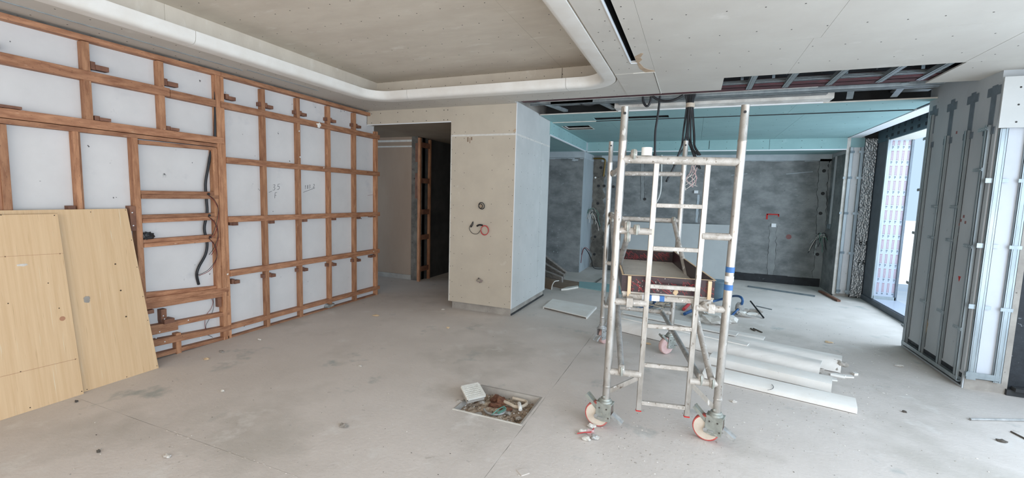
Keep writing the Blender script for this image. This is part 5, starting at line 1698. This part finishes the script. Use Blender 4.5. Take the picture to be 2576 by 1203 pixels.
for k, (px, py) in enumerate(((1278, 1040), (1213, 1012), (1203, 1041), (1304, 1052))):
    MB().blob(pp(px, py, -.035), .03, .022, .012, 60 + k, .3, 1).build('mortar_chunk', 'concretelight', pit)
# pale mortar rim of the box
rim = struct(MB().hexa([(x0 + .001, y1 - .001, .002), (x1 - .001, y1 - .001, .002), (x1 - .001, y1 - .001, -.07), (x0 + .001, y1 - .001, -.07)], [(x0 + .001, y1 - .016, .001), (x1 - .001, y1 - .016, .001), (x1 - .001, y1 - .06, -.07), (x0 + .001, y1 - .06, -.07)]).build('trim_2', 'concretelight'))
MB().hexa([(x1 - .001, y0 + .001, .002), (x1 - .001, y1 - .016, .002), (x1 - .001, y1 - .016, -.07), (x1 - .001, y0 + .001, -.07)], [(x1 - .016, y0 + .001, .001), (x1 - .016, y1 - .016, .001), (x1 - .04, y1 - .016, -.07), (x1 - .04, y0 + .001, -.07)]).build('mortar_edge', 'concretelight', rim)
MB().box(x0 - .004, x1 + .004, y0 - .012, y0 + .003, -.07, .0025).build('mortar_edge', 'boardedge', rim)
MB().box(x0 - .004, x0 + .006, y0 + .003, y1 - .02, -.07, .002).build('mortar_edge', 'concretelight', rim)
# slotted block tilted on the box corner
blk = thing('slotted_block', 'pale perforated block tilted on the far left corner of the floor box', 'block', onz(1190, 1000))
o = onz(1176, 1010, .02)
ex = (onz(1219, 1000, .012) - o)
ey = (onz(1160, 979, .06) - o)
ez = ex.cross(ey).normalized()
if ez.z < 0:
    ez = -ez
MB().hexa([o, o + ex, o + ex + ey, o + ey], [p + ez * .012 for p in (o, o + ex, o + ex + ey, o + ey)]).build('block_body', 'concretedark', blk)
mb = MB()
for j in range(8):
    f = j / 7
    mb.beam(o + ey * f + ez * .018, o + ey * f + ex + ez * .018, .018 if j in (0, 7) else .011, .014, ez)
for i in range(12):
    f = i / 11
    mb.beam(o + ex * f + ez * .017, o + ex * f + ey + ez * .017, .014 if i in (0, 11) else .006, .012, ez)
mb.build('grid_face', 'boardedge', blk)
MB().hexa([o - ez * .022, o + ex - ez * .022, o + ex + ey - ez * .022, o + ey - ez * .022], [p for p in (o, o + ex, o + ex + ey, o + ey)]).build('block_side', 'concretelight', blk)
MB().blob(onz(1155, 1010), .025, .02, .012, 5, .3, 1).build('mortar_chunk', 'concretelight', pit)

# ---- loose scraps on the floor
def scrap(name, label, cat, mat, px, py, w, d, h, seed, group=None):
    q = onz(px, py)
    return tag(MB().blob((q.x, q.y, h * .55), w, d, h * .6, seed, .35, 2).build(name, mat), label, cat, group)


scrap('rag', 'crumpled grey-white rag at the foot of the batten grid', 'rag', 'plastic', 823, 775, .10, .07, .07, 3)
t = thing('wrapper_scrap', 'torn red and white wrapper scrap beside the front left scaffold castor', 'scrap', onz(1482, 1090))
for k, (px, py, m) in enumerate(((1488, 1077, 'papersack'), (1466, 1090, 'papersack'), (1496, 1105, 'galvtube'), (1475, 1108, 'papersack'), (1484, 1092, 'pinkwire'))):
    q = onz(px, py)
    MB().blob((q.x, q.y, .014), .026 if k < 4 else .03, .018, .014 if k < 4 else .02, k + 3, .45, 2).build('scrap_piece', m, t)
MB().tube([onz(1452, 1091, .01), onz(1470, 1088, .02), onz(1486, 1088, .025), onz(1494, 1078, .01)], .004, 5).build('red_thread', 'redwire', t)
for px, py, m, w, lab in (
        (653, 856, 'chip', .022, 'white plaster curl on the floor just in front of the batten grid'),
        (560, 986, 'boardedge', .016, 'tiny white rectangular chip alone on the open left floor'),
        (865, 1073, 'concretelight', .035, 'crumbly brown-grey mortar patch on the open floor'),
        (945, 795, 'rawply', .045, 'pale straw-coloured scrap on the floor between the wall and the pillar'),
        (1114, 780, 'chip', .022, 'white chip on the floor in front of the pillar left edge'),
        (1127, 826, 'rawply', .022, 'pale straw scrap on the floor below the pillar'),
        (520, 905, 'rawply', .028, 'small yellowish sliver near the foot of the niche frame'),
        (558, 886, 'concretelight', .03, 'tan crumpled chip near the foot of the niche frame'),
        (414, 895, 'chipdark', .022, 'black scrap beside the right foot of the plywood'),
        (192, 1012, 'chipdark', .014, 'small dark chip on the floor below the front plywood'),
        (420, 1150, 'chip', .024, 'white flaky chip in the lower left of the floor'),
        (248, 1138, 'chipdark', .014, 'thin dark brown sliver in the lower left of the floor'),
        (906, 922, 'chip', .020, 'white pair of crumbs in the middle of the open floor'),
        (2275, 1038, 'chipdark', .016, 'dark scrap on the bright floor right of the mouldings'),
        (2262, 922, 'chip', .040, 'whitish flake on the floor in the shade of the right wall'),
        (2110, 945, 'chip', .030, 'white fleck beyond the end of the second moulding'),
        (2085, 862, 'rawply', .045, 'yellowish chip on the floor beyond the mouldings'),
        (1845, 1012, 'chip', .022, 'white plaster crumbs right of the front right scaffold castor'),
        (1630, 866, 'rawply', .035, 'pale chip on the floor in front of the mouldings, left of the ladder'),
        (2520, 1112, 'chipdark', .03, 'dark curved sliver on the floor at the lower right')):
    scrap('floor_scrap', lab, 'scrap', m, px, py, w, w * .6, .014, int(px))
flat('square_chip', 'flat square grey chip lying at the lower edge of the floor', 'chip', 'floor', [(1300, 1182), (1324, 1178), (1332, 1190), (1312, 1197)], .0, .004)
# countless crumbs and dust lumps
for mat_, n, sd in (('chip', 520, 1), ('chipdark', 260, 2), ('concretelight', 420, 3)):
    rr = random.Random(100 + sd)
    mb = MB()
    for k in range(n):
        z = rr.random()
        if z < .35:
            px, py = rr.gauss(2080, 120), rr.gauss(960, 60)
        elif z < .55:
            px, py = rr.gauss(1700, 160), rr.gauss(1095, 60)
        elif z < .75:
            px, py = rr.uniform(1500, 2250), rr.uniform(760, 900)
        else:
            px, py = rr.uniform(100, 2500), rr.uniform(830, 1200)
        if py < 700 or (px < 420 and py < 1060) or (1130 < px < 1370 and 960 < py < 1075):
            continue
        q = onz(px, py)
        if q.x > 2.28 or q.x < -4.3 or (q.x > 2.1 and q.y > 9):
            continue
        s = rr.uniform(.0012, .0048) if mat_ != 'chipdark' else rr.uniform(.001, .0030)
        mb.blob((q.x, q.y, s * .3), s * rr.uniform(.8, 2), s, s * .5, k, .35, 0 if False else 1)
    o = stuff(mb.build('floor_crumbs', mat_))
    tag(o, {'chip': 'white plaster crumbs scattered over the floor', 'chipdark': 'dark grit scattered over the floor', 'concretelight': 'grey-brown mortar dust lumps scattered over the floor'}[mat_], 'crumbs')
